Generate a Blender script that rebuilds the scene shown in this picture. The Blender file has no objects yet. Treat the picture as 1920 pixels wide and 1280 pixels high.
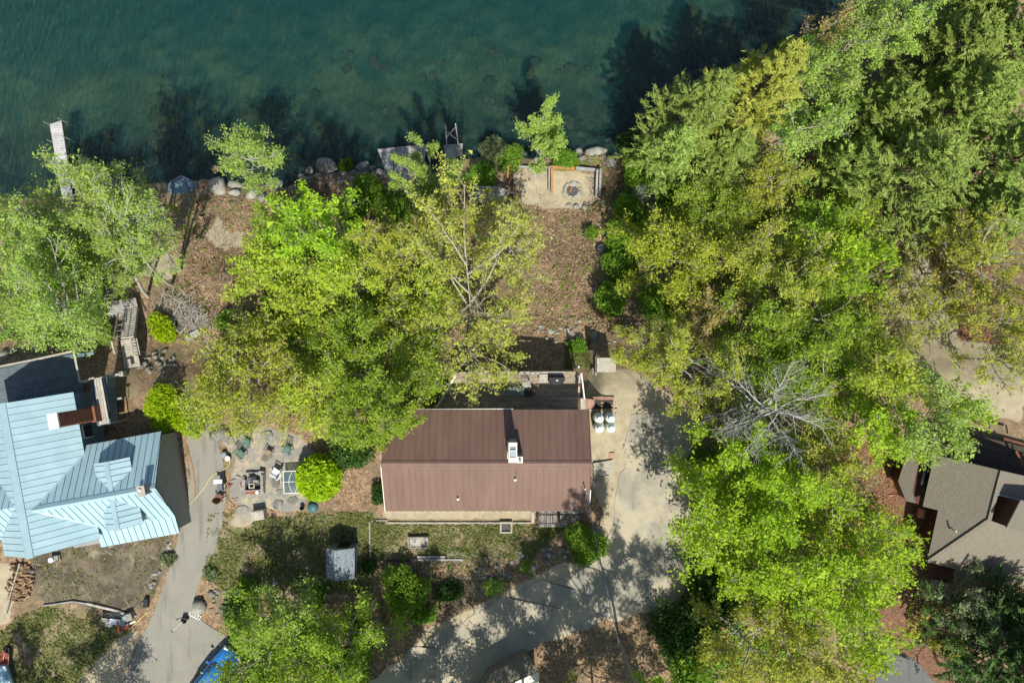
import bpy, math, random
import numpy as np
from mathutils import Matrix, Vector
random.seed(7)
rng = np.random.default_rng(11)
SC = bpy.context.scene
COL = SC.collection
# ---------------------------------------------------------------- camera, sky, sun, exposure
CAMH = 51.2
cam_d = bpy.data.cameras.new('camera'); cam_d.lens = 24.0; cam_d.sensor_width = 36.0
cam_d.clip_start = 0.5; cam_d.clip_end = 4000.0
cam = bpy.data.objects.new('camera', cam_d); COL.objects.link(cam)
cam.location = (0, 0, CAMH); cam.rotation_euler = (0, 0, 0)
SC.camera = cam
SUN_EL = math.radians(57.5)
SUN_AZ = math.radians(169.0)          # compass bearing of the sun, +Y is north
wd = bpy.data.worlds.new('World'); SC.world = wd; wd.use_nodes = True
wn = wd.node_tree; wn.nodes.clear()
w_out = wn.nodes.new('ShaderNodeOutputWorld'); w_bg = wn.nodes.new('ShaderNodeBackground')
w_sky = wn.nodes.new('ShaderNodeTexSky'); w_sky.sky_type = 'NISHITA'; w_sky.sun_disc = False
w_sky.sun_elevation = SUN_EL; w_sky.sun_rotation = SUN_AZ
w_bg.inputs['Strength'].default_value = 0.10
wn.links.new(w_sky.outputs[0], w_bg.inputs[0]); wn.links.new(w_bg.outputs[0], w_out.inputs[0])
sun_d = bpy.data.lights.new('sun', 'SUN'); sun_d.energy = 4.8; sun_d.angle = math.radians(0.55)
sun_d.color = (1.0, 0.955, 0.87)
sun = bpy.data.objects.new('sun', sun_d); COL.objects.link(sun)
to_sun = Vector((math.sin(SUN_AZ)*math.cos(SUN_EL), math.cos(SUN_AZ)*math.cos(SUN_EL), math.sin(SUN_EL)))
sun.rotation_euler = to_sun.to_track_quat('Z', 'Y').to_euler(); sun.location = to_sun*120
SC.view_settings.view_transform = 'Standard'; SC.view_settings.look = 'None'
SC.view_settings.exposure = 0.32; SC.view_settings.gamma = 1.0
SC.view_settings.use_curve_mapping = False
SC.render.engine = 'CYCLES'
SC.cycles.max_bounces = 8; SC.cycles.transparent_max_bounces = 12
SC.cycles.use_denoising = True

# ---------------------------------------------------------------- nodes and materials
def nd(nt, typ, props=None, **ins):
    n = nt.nodes.new(typ)
    if props:
        for k, v in props.items(): setattr(n, k, v)
    for k, v in ins.items():
        key = k.replace('_', ' ')
        s = n.inputs.get(key)
        if s is None: s = n.inputs[int(k[1:])]
        if isinstance(v, bpy.types.NodeSocket): nt.links.new(v, s)
        else:
            if s.type == 'RGBA' and len(v) == 3: v = (*v, 1)
            s.default_value = v
    return n
def new_mat(name):
    m = bpy.data.materials.new(name); m.use_nodes = True
    nt = m.node_tree; nt.nodes.clear()
    out = nt.nodes.new('ShaderNodeOutputMaterial')
    return m, nt, out
def mixc(nt, fac, a, b, bt='MIX'):
    n = nt.nodes.new('ShaderNodeMix'); n.data_type = 'RGBA'; n.blend_type = bt
    for i, v in ((0, fac), (6, a), (7, b)):
        s = n.inputs[i]
        if isinstance(v, bpy.types.NodeSocket): nt.links.new(v, s)
        elif i == 0: s.default_value = v
        else: s.default_value = (*v, 1) if len(v) == 3 else v
    return n.outputs[2]
def math_(nt, op, a, b=0.0, clamp=False):
    n = nt.nodes.new('ShaderNodeMath'); n.operation = op; n.use_clamp = clamp
    for i, v in ((0, a), (1, b)):
        if isinstance(v, bpy.types.NodeSocket): nt.links.new(v, n.inputs[i])
        else: n.inputs[i].default_value = v
    return n.outputs[0]
def smooth(nt, v, lo, hi):
    n = nt.nodes.new('ShaderNodeMapRange'); n.interpolation_type = 'SMOOTHSTEP'
    nt.links.new(v, n.inputs[0]); n.inputs[1].default_value = lo; n.inputs[2].default_value = hi
    return n.outputs[0]
def noise(nt, co, scale, detail=4.0, rough=0.55, dist=0.0):
    return nd(nt, 'ShaderNodeTexNoise', Vector=co, Scale=scale, Detail=detail, Roughness=rough, Distortion=dist).outputs[0]
def wpos(nt): return nt.nodes.new('ShaderNodeNewGeometry').outputs['Position']
def stretch(nt, co, s, rot=0.0):
    n = nt.nodes.new('ShaderNodeMapping'); nt.links.new(co, n.inputs[0])
    n.inputs[3].default_value = s; n.inputs[2].default_value = (0, 0, rot); return n.outputs[0]
MATS = {}
def mat(name, col, col2=None, rough=0.8, scale=3.0, metal=0.0, bump=0.0, bscale=20.0, st=(1, 1, 1), rot=0.0, isl=0.0, spec=0.3):
    """general weathered surface: two colours mixed by noise, per-piece tone, bump"""
    if name in MATS: return MATS[name]
    m, nt, out = new_mat(name)
    col2 = col2 or tuple(c*0.72 for c in col)
    co = stretch(nt, wpos(nt), st, rot)
    f = smooth(nt, noise(nt, co, scale, 5, 0.62), 0.33, 0.68)
    c = mixc(nt, f, col, col2)
    f2 = noise(nt, co, scale*7, 3, 0.6)
    c = mixc(nt, smooth(nt, f2, 0.35, 0.75), c, tuple(x*0.8 for x in col2))if bump else c
    if isl:
        r = nt.nodes.new('ShaderNodeObjectInfo').outputs['Random']
        h = nd(nt, 'ShaderNodeHueSaturation', Color=c)
        nt.links.new(math_(nt, 'ADD', math_(nt, 'MULTIPLY', r, isl*2), 1.0-isl), h.inputs['Value']); c = h.outputs[0]
    b = nd(nt, 'ShaderNodeBsdfPrincipled', Base_Color=c, Roughness=rough, Metallic=metal)
    b.inputs['Specular IOR Level'].default_value = spec
    if bump:
        bp = nd(nt, 'ShaderNodeBump', Strength=bump, Distance=0.03, Height=noise(nt, co, bscale, 4, 0.6))
        nt.links.new(bp.outputs[0], b.inputs['Normal'])
    nt.links.new(b.outputs[0], out.inputs[0]); MATS[name] = m
    return m
def leaf_mat(name, c1, c2, c3=None, trans=0.42):
    if name in MATS: return MATS[name]
    m, nt, out = new_mat(name)
    g = nt.nodes.new('ShaderNodeNewGeometry'); r = g.outputs['Random Per Island']
    oi = nt.nodes.new('ShaderNodeObjectInfo').outputs['Random']
    n = noise(nt, g.outputs['Position'], 0.55, 3, 0.6)
    f = math_(nt, 'ADD', math_(nt, 'MULTIPLY', r, 0.55), math_(nt, 'MULTIPLY', smooth(nt, n, 0.3, 0.7), 0.45))
    c = mixc(nt, f, c1, c2)
    if c3: c = mixc(nt, smooth(nt, r, 0.9, 0.97), c, c3)
    h = nd(nt, 'ShaderNodeHueSaturation', Color=c)
    nt.links.new(math_(nt, 'ADD', math_(nt, 'MULTIPLY', oi, 0.26), 0.88), h.inputs['Value'])
    nt.links.new(math_(nt, 'ADD', math_(nt, 'MULTIPLY', oi, 0.016), 0.490), h.inputs['Hue'])
    d = nd(nt, 'ShaderNodeBsdfPrincipled', Base_Color=h.outputs[0], Roughness=0.55)
    d.inputs['Specular IOR Level'].default_value = 0.25
    tcol = mixc(nt, 1.0, h.outputs[0], (1.0, 1.0, 0.55), 'MULTIPLY')
    t = nd(nt, 'ShaderNodeBsdfTranslucent', Color=tcol)
    ms = nt.nodes.new('ShaderNodeMixShader'); ms.inputs[0].default_value = trans
    nt.links.new(d.outputs[0], ms.inputs[1]); nt.links.new(t.outputs[0], ms.inputs[2])
    nt.links.new(ms.outputs[0], out.inputs[0]); MATS[name] = m
    return m

# ---------------------------------------------------------------- projection of the survey: image position + height -> ground position
def P(px, py, z):
    s = 0.04*(CAMH-z)/CAMH
    return ((px-960)*s, (640-py)*s, z)
WL = -8.0
# ---------------------------------------------------------------- value noise in numpy
_perm = rng.random((64, 64))
def vnoise(x, y, f):
    x = np.asarray(x)*f; y = np.asarray(y)*f
    xi = np.floor(x).astype(int); yi = np.floor(y).astype(int)
    u = x-xi; v = y-yi; u = u*u*(3-2*u); v = v*v*(3-2*v)
    g = lambda a, b: _perm[a % 64, b % 64]
    return (g(xi, yi)*(1-u)+g(xi+1, yi)*u)*(1-v)+(g(xi, yi+1)*(1-u)+g(xi+1, yi+1)*u)*v
# ---------------------------------------------------------------- terrain
shore_px = [(-900, 430), (-200, 385), (0, 378), (120, 366), (300, 350), (385, 342), (470, 345), (545, 350), (600, 322), (660, 318), (730, 325), (800, 318),
            (870, 302), (950, 296), (1080, 292), (1150, 292), (1190, 262), (1230, 235), (1300, 170), (1400, 118), (1500, 72), (1600, 30), (1720, -40), (1900, -140), (3000, -700)]
sh = np.array([P(a, b, WL)[:2] for a, b in shore_px])
q_tab = np.array([[-2000, -7.3], [330, -7.3], [380, -6.9], [450, -5.9], [560, -4.3], [655, -3.1], [715, -2.0], [765, -0.35], [850, 0.0], [1000, 0.25], [1400, 0.7], [4000, 1.5]])
ax = np.concatenate([-np.geomspace(900, 50, 14), np.arange(-47, 47.01, 0.3), np.geomspace(50, 900, 14)])
ay = np.concatenate([-np.geomspace(900, 37, 14), np.arange(-35, 40.01, 0.3), np.geomspace(42, 900, 14)])
GX, GY = np.meshgrid(ax, ay)
def height(x, y):
    shift = 2.2*np.clip((x-5.9)/1.2, 0, 1) + 1.6*np.clip((-11-x)/5, 0, 1)
    yy = y-shift
    q = 640-yy/0.04
    acc = 0
    for o in (-26, -13, 0, 13, 26): acc = acc+np.interp(q+o, q_tab[:, 0], q_tab[:, 1])
    b = acc/5
    ysh = np.interp(x, sh[:, 0], sh[:, 1])+0.8*(vnoise(x, y*0+3, 0.45)-0.5)
    d = ysh-y
    land = WL+(b-WL)*np.clip((d+0.2)/2.0, 0, 1)**0.7
    land = land+0.30*(vnoise(x, y, 0.35)-0.5)*np.clip(d/3, 0, 1)+0.10*(vnoise(x+9, y, 1.3)-0.5)
    dd = np.maximum(-d, 0)
    bed = WL-0.12-4.6*(1-np.exp(-dd/11.0))+0.45*(vnoise(x, y, 0.8)-0.5)*np.clip(dd/3, 0, 1)+0.2*(vnoise(x, y, 2.1)-0.5)
    t = np.clip((d+0.6)/1.0, 0, 1)
    z = bed*(1-t)+land*t
    # level ground under the houses, drive, road and garden
    flat = np.clip((-4.9-yy)/1.2, 0, 1)
    return z*(1-flat*0.75)+np.interp(q, q_tab[:, 0], q_tab[:, 1])*flat*0.75
GZ = height(GX, GY)
def T(x, y):
    x = np.clip(x, ax[0]+1e-6, ax[-1]-1e-6); y = np.clip(y, ay[0]+1e-6, ay[-1]-1e-6)
    i = np.clip(np.searchsorted(ax, x)-1, 0, len(ax)-2); j = np.clip(np.searchsorted(ay, y)-1, 0, len(ay)-2)
    u = (x-ax[i])/(ax[i+1]-ax[i]); v = (y-ay[j])/(ay[j+1]-ay[j])
    return (GZ[j, i]*(1-u)+GZ[j, i+1]*u)*(1-v)+(GZ[j+1, i]*(1-u)+GZ[j+1, i+1]*u)*v
def G(px, py, dz=0.0):
    z = 0.0
    for _ in range(12):
        x, y, _z = P(px, py, z+dz); z = 0.5*z+0.5*float(T(x, y))
    x, y, _z = P(px, py, z+dz)
    return Vector((x, y, float(T(x, y))+dz))
def blur(a, n):
    for _ in range(n):
        b = np.pad(a, 1, mode='edge')
        a = (b[1:-1, 1:-1]*2+b[:-2, 1:-1]+b[2:, 1:-1]+b[1:-1, :-2]+b[1:-1, 2:])/6
    return a
VPX = 960+GX/(0.04*(CAMH-GZ)/CAMH); VPY = 640-GY/(0.04*(CAMH-GZ)/CAMH)
def inpoly(poly):
    r = np.zeros(GX.shape, bool); n = len(poly)
    for i in range(n):
        (x0, y0), (x1, y1) = poly[i], poly[(i+1) % n]
        if y0 == y1: continue
        c = ((y0 > VPY) != (y1 > VPY)) & (VPX < (x1-x0)*(VPY-y0)/(y1-y0)+x0)
        r ^= c
    return r
def zone(polys, n=3):
    a = np.zeros(GX.shape)
    for p in polys: a = np.maximum(a, inpoly(p).astype(float))
    return blur(a, n)
grass = zone([[(385, 960), (470, 975), (560, 965), (700, 960), (700, 1110), (560, 1120), (430, 1110), (385, 1080), (395, 1030)],
              [(690, 972), (1000, 972), (1062, 990), (1000, 1040), (900, 1060), (700, 1050)],
              [(85, 1135), (200, 1140), (255, 1165), (225, 1215), (200, 1290), (-60, 1290), (-60, 1190), (40, 1170)],
              [(1058, 640), (1100, 640), (1105, 690), (1060, 690)], [(228, 690), (262, 690), (258, 745), (232, 745)],
              [(420, 845), (440, 845), (440, 895), (425, 895)], [(330, 985), (300, 1090), (318, 1060), (345, 980)],
              [(1110, 420), (1240, 400), (1260, 620), (1140, 600)], [(480, 480), (700, 460), (720, 620), (520, 620)]], 3)
sand = zone([[(1100, 690), (1185, 690), (1300, 770), (1300, 1010), (1275, 1140), (1100, 1120), (1110, 1000), (1135, 960), (1105, 900), (1100, 800)],
             [(402, 822), (440, 808), (500, 800), (560, 815), (590, 850), (560, 880), (545, 900), (520, 930), (480, 955), (430, 938), (440, 850)], [(500, 880), (575, 880), (570, 955), (500, 960)],
             [(720, 952), (1000, 952), (1000, 973), (720, 973)], [(960, 315), (1128, 325), (1125, 372), (1080, 392), (980, 385)],
             [(1690, 560), (1780, 560), (1800, 640), (1920, 650), (1920, 790), (1760, 760), (1690, 680)], [(1700, 440), (1740, 440), (1750, 560), (1690, 560)], [(230, 1190), (140, 1290), (225, 1290), (262, 1180)],
             [(-40, 1060), (35, 1060), (20, 1170), (-40, 1170)], [(1040, 1060), (1140, 1060), (1130, 1150), (900, 1260), (700, 1300), (800, 1180), (900, 1130)],
             [(440, 960), (480, 960), (470, 985), (430, 985)], [(250, 470), (330, 480), (320, 520), (250, 510)]], 2)
bright = zone([[(384, 442), (408, 410), (436, 434), (464, 430), (458, 462), (424, 468), (400, 462)], [(250, 470), (330, 480), (325, 525), (255, 515)]], 0)
grey = zone([[(395, 790), (600, 790), (600, 970), (420, 970)]], 4)
sand = np.maximum(sand, bright)
red = zone([[(1740, 440), (1850, 400), (1880, 690), (1800, 640), (1760, 560)], [(1480, 830), (1720, 830), (1730, 1060), (1500, 1060)],
            [(1650, 1130), (1800, 1130), (1830, 1290), (1650, 1290)], [(1640, 1060), (1740, 1060), (1740, 1140), (1640, 1140)]], 9)
dirt = zone([[(60, 1020), (330, 985), (310, 1070), (280, 1140), (200, 1140), (80, 1130), (60, 1100)]], 3)
def build_ground():
    ny, nx = GX.shape
    me = bpy.data.meshes.new('ground')
    v = np.stack([GX, GY, GZ], -1).reshape(-1, 3)
    i = np.arange(ny*nx).reshape(ny, nx)
    f = np.stack([i[:-1, :-1], i[:-1, 1:], i[1:, 1:], i[1:, :-1]], -1).reshape(-1, 4)
    fill_mesh(me, v, f, True)
    for nm, a in (('grey', grey), ('grass', grass), ('sand', sand), ('red', red), ('dirt', dirt)):
        at = me.attributes.new(nm, 'FLOAT', 'POINT'); at.data.foreach_set('value', a.reshape(-1).astype(np.float32))
    me.materials.append(ground_mat())
    o = bpy.data.objects.new('ground', me); COL.objects.link(o); o['kind'] = 'structure'
def fill_mesh(me, v, f, smooth_=False):
    v = np.ascontiguousarray(v, dtype=np.float32); f = np.ascontiguousarray(f, dtype=np.int32)
    k = f.shape[1]
    me.vertices.add(len(v)); me.vertices.foreach_set('co', v.reshape(-1))
    me.loops.add(f.size); me.loops.foreach_set('vertex_index', f.reshape(-1))
    me.polygons.add(len(f)); me.polygons.foreach_set('loop_start', np.arange(0, f.size, k, dtype=np.int32))
    me.polygons.foreach_set('use_smooth', np.full(len(f), smooth_, dtype=bool))
    me.update(calc_edges=True)
def ground_mat():
    m, nt, out = new_mat('ground')
    co = wpos(nt); at = lambda n: nd(nt, 'ShaderNodeAttribute', {'attribute_name': n}).outputs['Fac']
    big = noise(nt, co, 0.35, 4, 0.6); mid = noise(nt, co, 1.6, 5, 0.65); fine = noise(nt, co, 9, 4, 0.7)
    vor = nd(nt, 'ShaderNodeTexVoronoi', {'feature': 'F1'}, Vector=co, Scale=10.5, Randomness=1.0)
    vc = nd(nt, 'ShaderNodeSeparateColor', Color=vor.outputs['Color']).outputs[0]
    # fallen leaves
    lit = mixc(nt, vc, (0.135, 0.088, 0.05), (0.41, 0.285, 0.17))
    lit = mixc(nt, smooth(nt, mid, 0.45, 0.72), lit, (0.125, 0.092, 0.06))
    lit = mixc(nt, smooth(nt, big, 0.55, 0.75), lit, (0.16, 0.15, 0.07))
    lit = mixc(nt, smooth(nt, noise(nt, co, 0.16, 5, 0.7, 1.0), 0.50, 0.66), lit, mixc(nt, mid, (0.25, 0.195, 0.12), (0.12, 0.095, 0.062)))
    lit = mixc(nt, smooth(nt, noise(nt, stretch(nt, co, (1, 1, 1), 1.0), 0.5, 6, 0.75), 0.60, 0.72), lit, (0.065, 0.052, 0.036))
    # lawn
    gr = mixc(nt, smooth(nt, mid, 0.3, 0.7), (0.10, 0.125, 0.04), (0.205, 0.18, 0.095))
    gr = mixc(nt, smooth(nt, fine, 0.4, 0.75), gr, (0.14, 0.165, 0.05))
    gr = mixc(nt, smooth(nt, noise(nt, co, 0.7, 5, 0.7), 0.40, 0.56), gr, (0.25, 0.195, 0.125))
    gr = mixc(nt, smooth(nt, noise(nt, co, 0.28, 5, 0.7), 0.52, 0.66), gr, lit)
    # sandy gravel
    sa = mixc(nt, smooth(nt, mid, 0.3, 0.7), (0.45, 0.39, 0.26), (0.34, 0.285, 0.19))
    sa = mixc(nt, smooth(nt, fine, 0.55, 0.8), sa, (0.20, 0.16, 0.10))
    sa = mixc(nt, math_(nt, 'MULTIPLY', at('grey'), smooth(nt, noise(nt, co, 0.8, 5, 0.7), 0.36, 0.56)), sa, mixc(nt, mid, (0.30, 0.285, 0.245), (0.21, 0.20, 0.175)))
    rd = mixc(nt, vc, (0.12, 0.07, 0.045), (0.26, 0.14, 0.085))
    rd = mixc(nt, smooth(nt, mid, 0.5, 0.75), rd, (0.13, 0.09, 0.05))
    di = mixc(nt, smooth(nt, mid, 0.3, 0.7), (0.105, 0.085, 0.062), (0.20, 0.165, 0.115))
    di = mixc(nt, smooth(nt, noise(nt, co, 0.55, 6, 0.72), 0.46, 0.60), di, (0.085, 0.07, 0.052))
    di = mixc(nt, smooth(nt, noise(nt, co, 0.9, 5, 0.7, 0.8), 0.56, 0.68), di, (0.27, 0.235, 0.15))
    di = mixc(nt, smooth(nt, fine, 0.5, 0.75), di, (0.12, 0.11, 0.06))
    def edge(a):
        return smooth(nt, math_(nt, 'ADD', a, math_(nt, 'MULTIPLY', math_(nt, 'SUBTRACT', mid, 0.5), 1.1)), 0.36, 0.62)
    c = mixc(nt, edge(at('red')), lit, rd)
    c = mixc(nt, edge(at('dirt')), c, di)
    c = mixc(nt, edge(at('grass')), c, gr)
    c = mixc(nt, edge(at('sand')), c, sa)
    # lake bed: dark stones near shore, darkened also for tree shade, silt further out
    z = nd(nt, 'ShaderNodeSeparateXYZ', Vector=co).outputs[2]
    wrp = nd(nt, 'ShaderNodeTexNoise', Vector=co, Scale=0.8, Detail=4.0); dco = nd(nt, 'ShaderNodeVectorMath', {'operation': 'MULTIPLY_ADD'}, i0=wrp.outputs['Color'], i1=(2.2, 2.2, 0), i2=co).outputs[0]
    bv = nd(nt, 'ShaderNodeTexVoronoi', {'feature': 'F1'}, Vector=dco, Scale=1.1, Randomness=1.0)
    bc = nd(nt, 'ShaderNodeSeparateColor', Color=bv.outputs['Color']).outputs[0]
    bed = mixc(nt, bc, (0.10, 0.08, 0.045), (0.27, 0.21, 0.11))
    bed = mixc(nt, smooth(nt, noise(nt, co, 0.6, 5, 0.7), 0.44, 0.60), bed, (0.055, 0.05, 0.034))
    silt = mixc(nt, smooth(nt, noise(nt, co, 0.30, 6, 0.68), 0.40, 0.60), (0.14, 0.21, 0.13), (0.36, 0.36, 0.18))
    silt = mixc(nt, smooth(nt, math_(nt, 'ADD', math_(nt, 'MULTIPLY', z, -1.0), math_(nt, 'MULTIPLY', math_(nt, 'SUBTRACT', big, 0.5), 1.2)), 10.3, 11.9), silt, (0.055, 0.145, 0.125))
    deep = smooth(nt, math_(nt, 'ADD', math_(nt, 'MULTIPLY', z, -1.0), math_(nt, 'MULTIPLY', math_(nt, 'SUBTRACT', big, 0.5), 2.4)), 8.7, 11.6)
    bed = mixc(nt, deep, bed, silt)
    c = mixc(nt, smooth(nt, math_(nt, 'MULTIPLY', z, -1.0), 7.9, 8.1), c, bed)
    b = nd(nt, 'ShaderNodeBsdfPrincipled', Base_Color=c, Roughness=0.92)
    b.inputs['Specular IOR Level'].default_value = 0.15
    hgt = math_(nt, 'ADD', math_(nt, 'MULTIPLY', vor.outputs['Distance'], -0.6), fine)
    bp = nd(nt, 'ShaderNodeBump', Strength=0.55, Distance=0.03, Height=hgt)
    nt.links.new(bp.outputs[0], b.inputs['Normal'])
    nt.links.new(b.outputs[0], out.inputs[0])
    return m

# ---------------------------------------------------------------- object helpers
class MB:
    def __init__(s): s.v = []; s.f = []
    def add(s, v, f):
        o = len(s.v); s.v += [tuple(map(float, p)) for p in v]; s.f += [tuple(i+o for i in q) for q in f]; return s
    def box(s, c, d, rz=0.0, m=None):
        x, y, z = d[0]/2, d[1]/2, d[2]/2; ca, sa = math.cos(rz), math.sin(rz)
        v = []
        for k in (-1, 1):
            for i, j in ((-1, -1), (1, -1), (1, 1), (-1, 1)):
                a, b = i*x, j*y
                p = Vector((a*ca-b*sa, a*sa+b*ca, k*z))
                if m: p = m @ Vector((i*x, j*y, k*z))
                v.append((c[0]+p[0], c[1]+p[1], c[2]+p[2]))
        return s.add(v, [(3, 2, 1, 0), (4, 5, 6, 7), (0, 1, 5, 4), (1, 2, 6, 5), (2, 3, 7, 6), (3, 0, 4, 7)])
    def prism(s, poly, z0, z1):
        n = len(poly)
        if sum(poly[i][0]*poly[(i+1) % n][1]-poly[(i+1) % n][0]*poly[i][1] for i in range(n)) < 0: poly = poly[::-1]
        v = [(p[0], p[1], z0) for p in poly]+[(p[0], p[1], z1) for p in poly]
        f = [tuple(range(n-1, -1, -1)), tuple(range(n, 2*n))]+[(i, (i+1) % n, n+(i+1) % n, n+i) for i in range(n)]
        return s.add(v, f)
    def slab(s, poly, t, up=True):
        """flat 3D polygon given thickness t below its surface"""
        p = [Vector(q) for q in poly]; n = Vector((0, 0, 0))
        for i in range(len(p)): n += p[i].cross(p[(i+1) % len(p)])
        n.normalize()
        if up and n.z < 0: p = p[::-1]; n = -n
        k = len(p); v = [a for a in p]+[a-n*t for a in p]
        f = [tuple(range(k)), tuple(range(2*k-1, k-1, -1))]+[(i, k+i, k+(i+1) % k, (i+1) % k) for i in range(k)]
        return s.add(v, f)
    def beam(s, a, b, w, h, up=(0, 0, 1)):
        a, b = Vector(a), Vector(b); d = b-a; L = d.length; d.normalize()
        r = d.cross(Vector(up))
        if r.length < 1e-4: r = d.cross(Vector((1, 0, 0)))
        r.normalize(); u = r.cross(d)
        v = [a+r*i*w/2+u*j*h/2 for i, j in ((-1, -1), (1, -1), (1, 1), (-1, 1))]+[b+r*i*w/2+u*j*h/2 for i, j in ((-1, -1), (1, -1), (1, 1), (-1, 1))]
        return s.add(v, [(0, 1, 2, 3), (7, 6, 5, 4), (0, 4, 5, 1), (1, 5, 6, 2), (2, 6, 7, 3), (3, 7, 4, 0)])
    def cyl(s, a, b, r0, r1=None, n=10, cap=True):
        r1 = r0 if r1 is None else r1
        a, b = Vector(a), Vector(b); d = (b-a).normalized()
        r = d.cross(Vector((0, 0, 1)))
        if r.length < 1e-3: r = Vector((1, 0, 0))
        r.normalize(); u = r.cross(d); v = []
        for c, q in ((a, r0), (b, r1)):
            for i in range(n):
                t = 2*math.pi*i/n; v.append(c+(r*math.cos(t)+u*math.sin(t))*q)
        f = [(i, n+i, n+(i+1) % n, (i+1) % n) for i in range(n)]
        if cap: f += [tuple(range(n)), tuple(range(2*n-1, n-1, -1))]
        return s.add(v, f)
    def lathe(s, c, prof, n=16):
        v = []; f = []; k = len(prof)
        for r, z in prof:
            for i in range(n):
                t = 2*math.pi*i/n; v.append((c[0]+r*math.cos(t), c[1]+r*math.sin(t), c[2]+z))
        for j in range(k-1):
            for i in range(n): f.append((j*n+i, j*n+(i+1) % n, (j+1)*n+(i+1) % n, (j+1)*n+i))
        f += [tuple(range(n-1, -1, -1)), tuple((k-1)*n+i for i in range(n))]
        return s.add(v, f)
    def tube(s, pts, r, n=6):
        pts = np.array([list(p) for p in pts])[None]
        v, f = tubes(pts, np.full((1, pts.shape[1]), r), n); return s.add(v, f)
def tag(o, label=None, cat=None, group=None, kind=None):
    if label: o['label'] = label
    if cat: o['category'] = cat
    if group: o['group'] = group
    if kind: o['kind'] = kind
    return o
def thing(name, loc, label, cat, group=None):
    o = bpy.data.objects.new(name, None); o.empty_display_size = 0.3; COL.objects.link(o)
    o.location = loc; return tag(o, label, cat, group)
def link_mesh(name, me, parent=None):
    o = bpy.data.objects.new(name, me); COL.objects.link(o)
    if parent is not None: attach(o, parent)
    return o
def root_loc(p):
    l = Vector((0, 0, 0))
    while p is not None: l += p.location; p = p.parent
    return l
WORLD_CHILD = {}
def attach(o, parent):
    """children keep world coordinates in their mesh"""
    o.parent = parent
    t = parent; 
    while t.parent is not None: t = t.parent
    if parent.parent is None: o.matrix_parent_inverse = Matrix.Translation(-Vector(parent.location))
def obj(name, mb, m, parent=None, smooth_=False, label=None, cat=None, group=None, kind=None):
    me = bpy.data.meshes.new(name)
    v = np.array(mb.v, dtype=np.float64); base = None
    if parent is None:
        base = np.array([v[:, 0].mean(), v[:, 1].mean(), v[:, 2].min()]); v = v-base
    me.from_pydata(v.tolist(), [], mb.f); me.update()
    if smooth_: me.polygons.foreach_set('use_smooth', np.ones(len(me.polygons), bool)); me.update()
    me.materials.append(m)
    o = link_mesh(name, me, parent)
    if base is not None: o.location = base.tolist()
    return tag(o, label, cat, group, kind)
def tubes(pts, rad, sides):
    """pts (N,k,3) rad (N,k) -> verts, quads"""
    N, k, _ = pts.shape
    tg = np.gradient(pts, axis=1); tg /= np.linalg.norm(tg, axis=2, keepdims=True)+1e-9
    ref = np.where(np.abs(tg[..., 2:3]) > 0.9, np.array([1.0, 0, 0]), np.array([0, 0, 1.0]))
    ref = np.broadcast_to(ref[:, :1], tg.shape)
    a = np.cross(tg, ref); a /= np.linalg.norm(a, axis=2, keepdims=True)+1e-9
    b = np.cross(tg, a)
    th = 2*np.pi*np.arange(sides)/sides
    v = pts[:, :, None]+rad[:, :, None, None]*(a[:, :, None]*np.cos(th)[None, None, :, None]+b[:, :, None]*np.sin(th)[None, None, :, None])
    idx = np.arange(N*k*sides).reshape(N, k, sides); nx = np.roll(idx, -1, 2)
    f = np.stack([idx[:, :-1], nx[:, :-1], nx[:, 1:], idx[:, 1:]], -1).reshape(-1, 4)
    return v.reshape(-1, 3), f
# ---------------------------------------------------------------- vegetation builders
def unit(a): return a/(np.linalg.norm(a, axis=-1, keepdims=True)+1e-9)
def grow(R, start, d, L, k, up=0.0, wig=0.15):
    """batched curved branches: start (N,3), direction (N,3), length (N,) -> (N,k,3)"""
    N = len(start); pts = np.zeros((N, k, 3)); pts[:, 0] = start; d = unit(d.copy()); st = (L/(k-1))[:, None]
    for i in range(1, k):
        d = unit(d+wig*R.normal(size=(N, 3))+np.array([0, 0, up])); pts[:, i] = pts[:, i-1]+d*st
    return pts
def along(R, pts, n, lo, hi):
    """n children on each branch: start points, parent directions"""
    N, k, _ = pts.shape
    t = (lo+(hi-lo)*(np.arange(n)[None]+R.random((N, n)))/n)*(k-1)
    i = np.clip(t.astype(int), 0, k-2); f = (t-i)[..., None]
    a = np.take_along_axis(pts, i[..., None].repeat(3, 2), 1); b = np.take_along_axis(pts, (i+1)[..., None].repeat(3, 2), 1)
    return (a+(b-a)*f).reshape(-1, 3), unit(b-a).reshape(-1, 3), (t/(k-1)).reshape(-1)
def leaf_quads(R, pos, size, spread=0.72, width=0.62, dirs=None, upb=0.95):
    N = len(pos)
    n = unit(R.normal(size=(N, 3))*spread+np.array([0, 0, upb]))
    a = R.normal(size=(N, 3)) if dirs is None else dirs+0.35*R.normal(size=(N, 3))
    a = unit(a-n*(a*n).sum(1, keepdims=True)); b = np.cross(n, a)
    s = (size*np.exp(R.normal(size=N)*0.34))[:, None]
    fold = n*s*0.12
    k_ = (R.random(N)-0.5)[:, None]*0.5
    v = np.stack([pos-a*s*(0.45+k_)+b*s*width*0.62+fold, pos-a*s*(0.45-k_)-b*s*width*0.62, pos+a*s*0.6+fold], 1).reshape(-1, 3)
    return v, np.arange(3*N).reshape(N, 3)
def cat_mesh(parts):
    vs = []; fs = []; o = 0
    for v, f in parts:
        vs.append(v); fs.append(f+o); o += len(v)
    return np.concatenate(vs), np.concatenate(fs)
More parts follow.
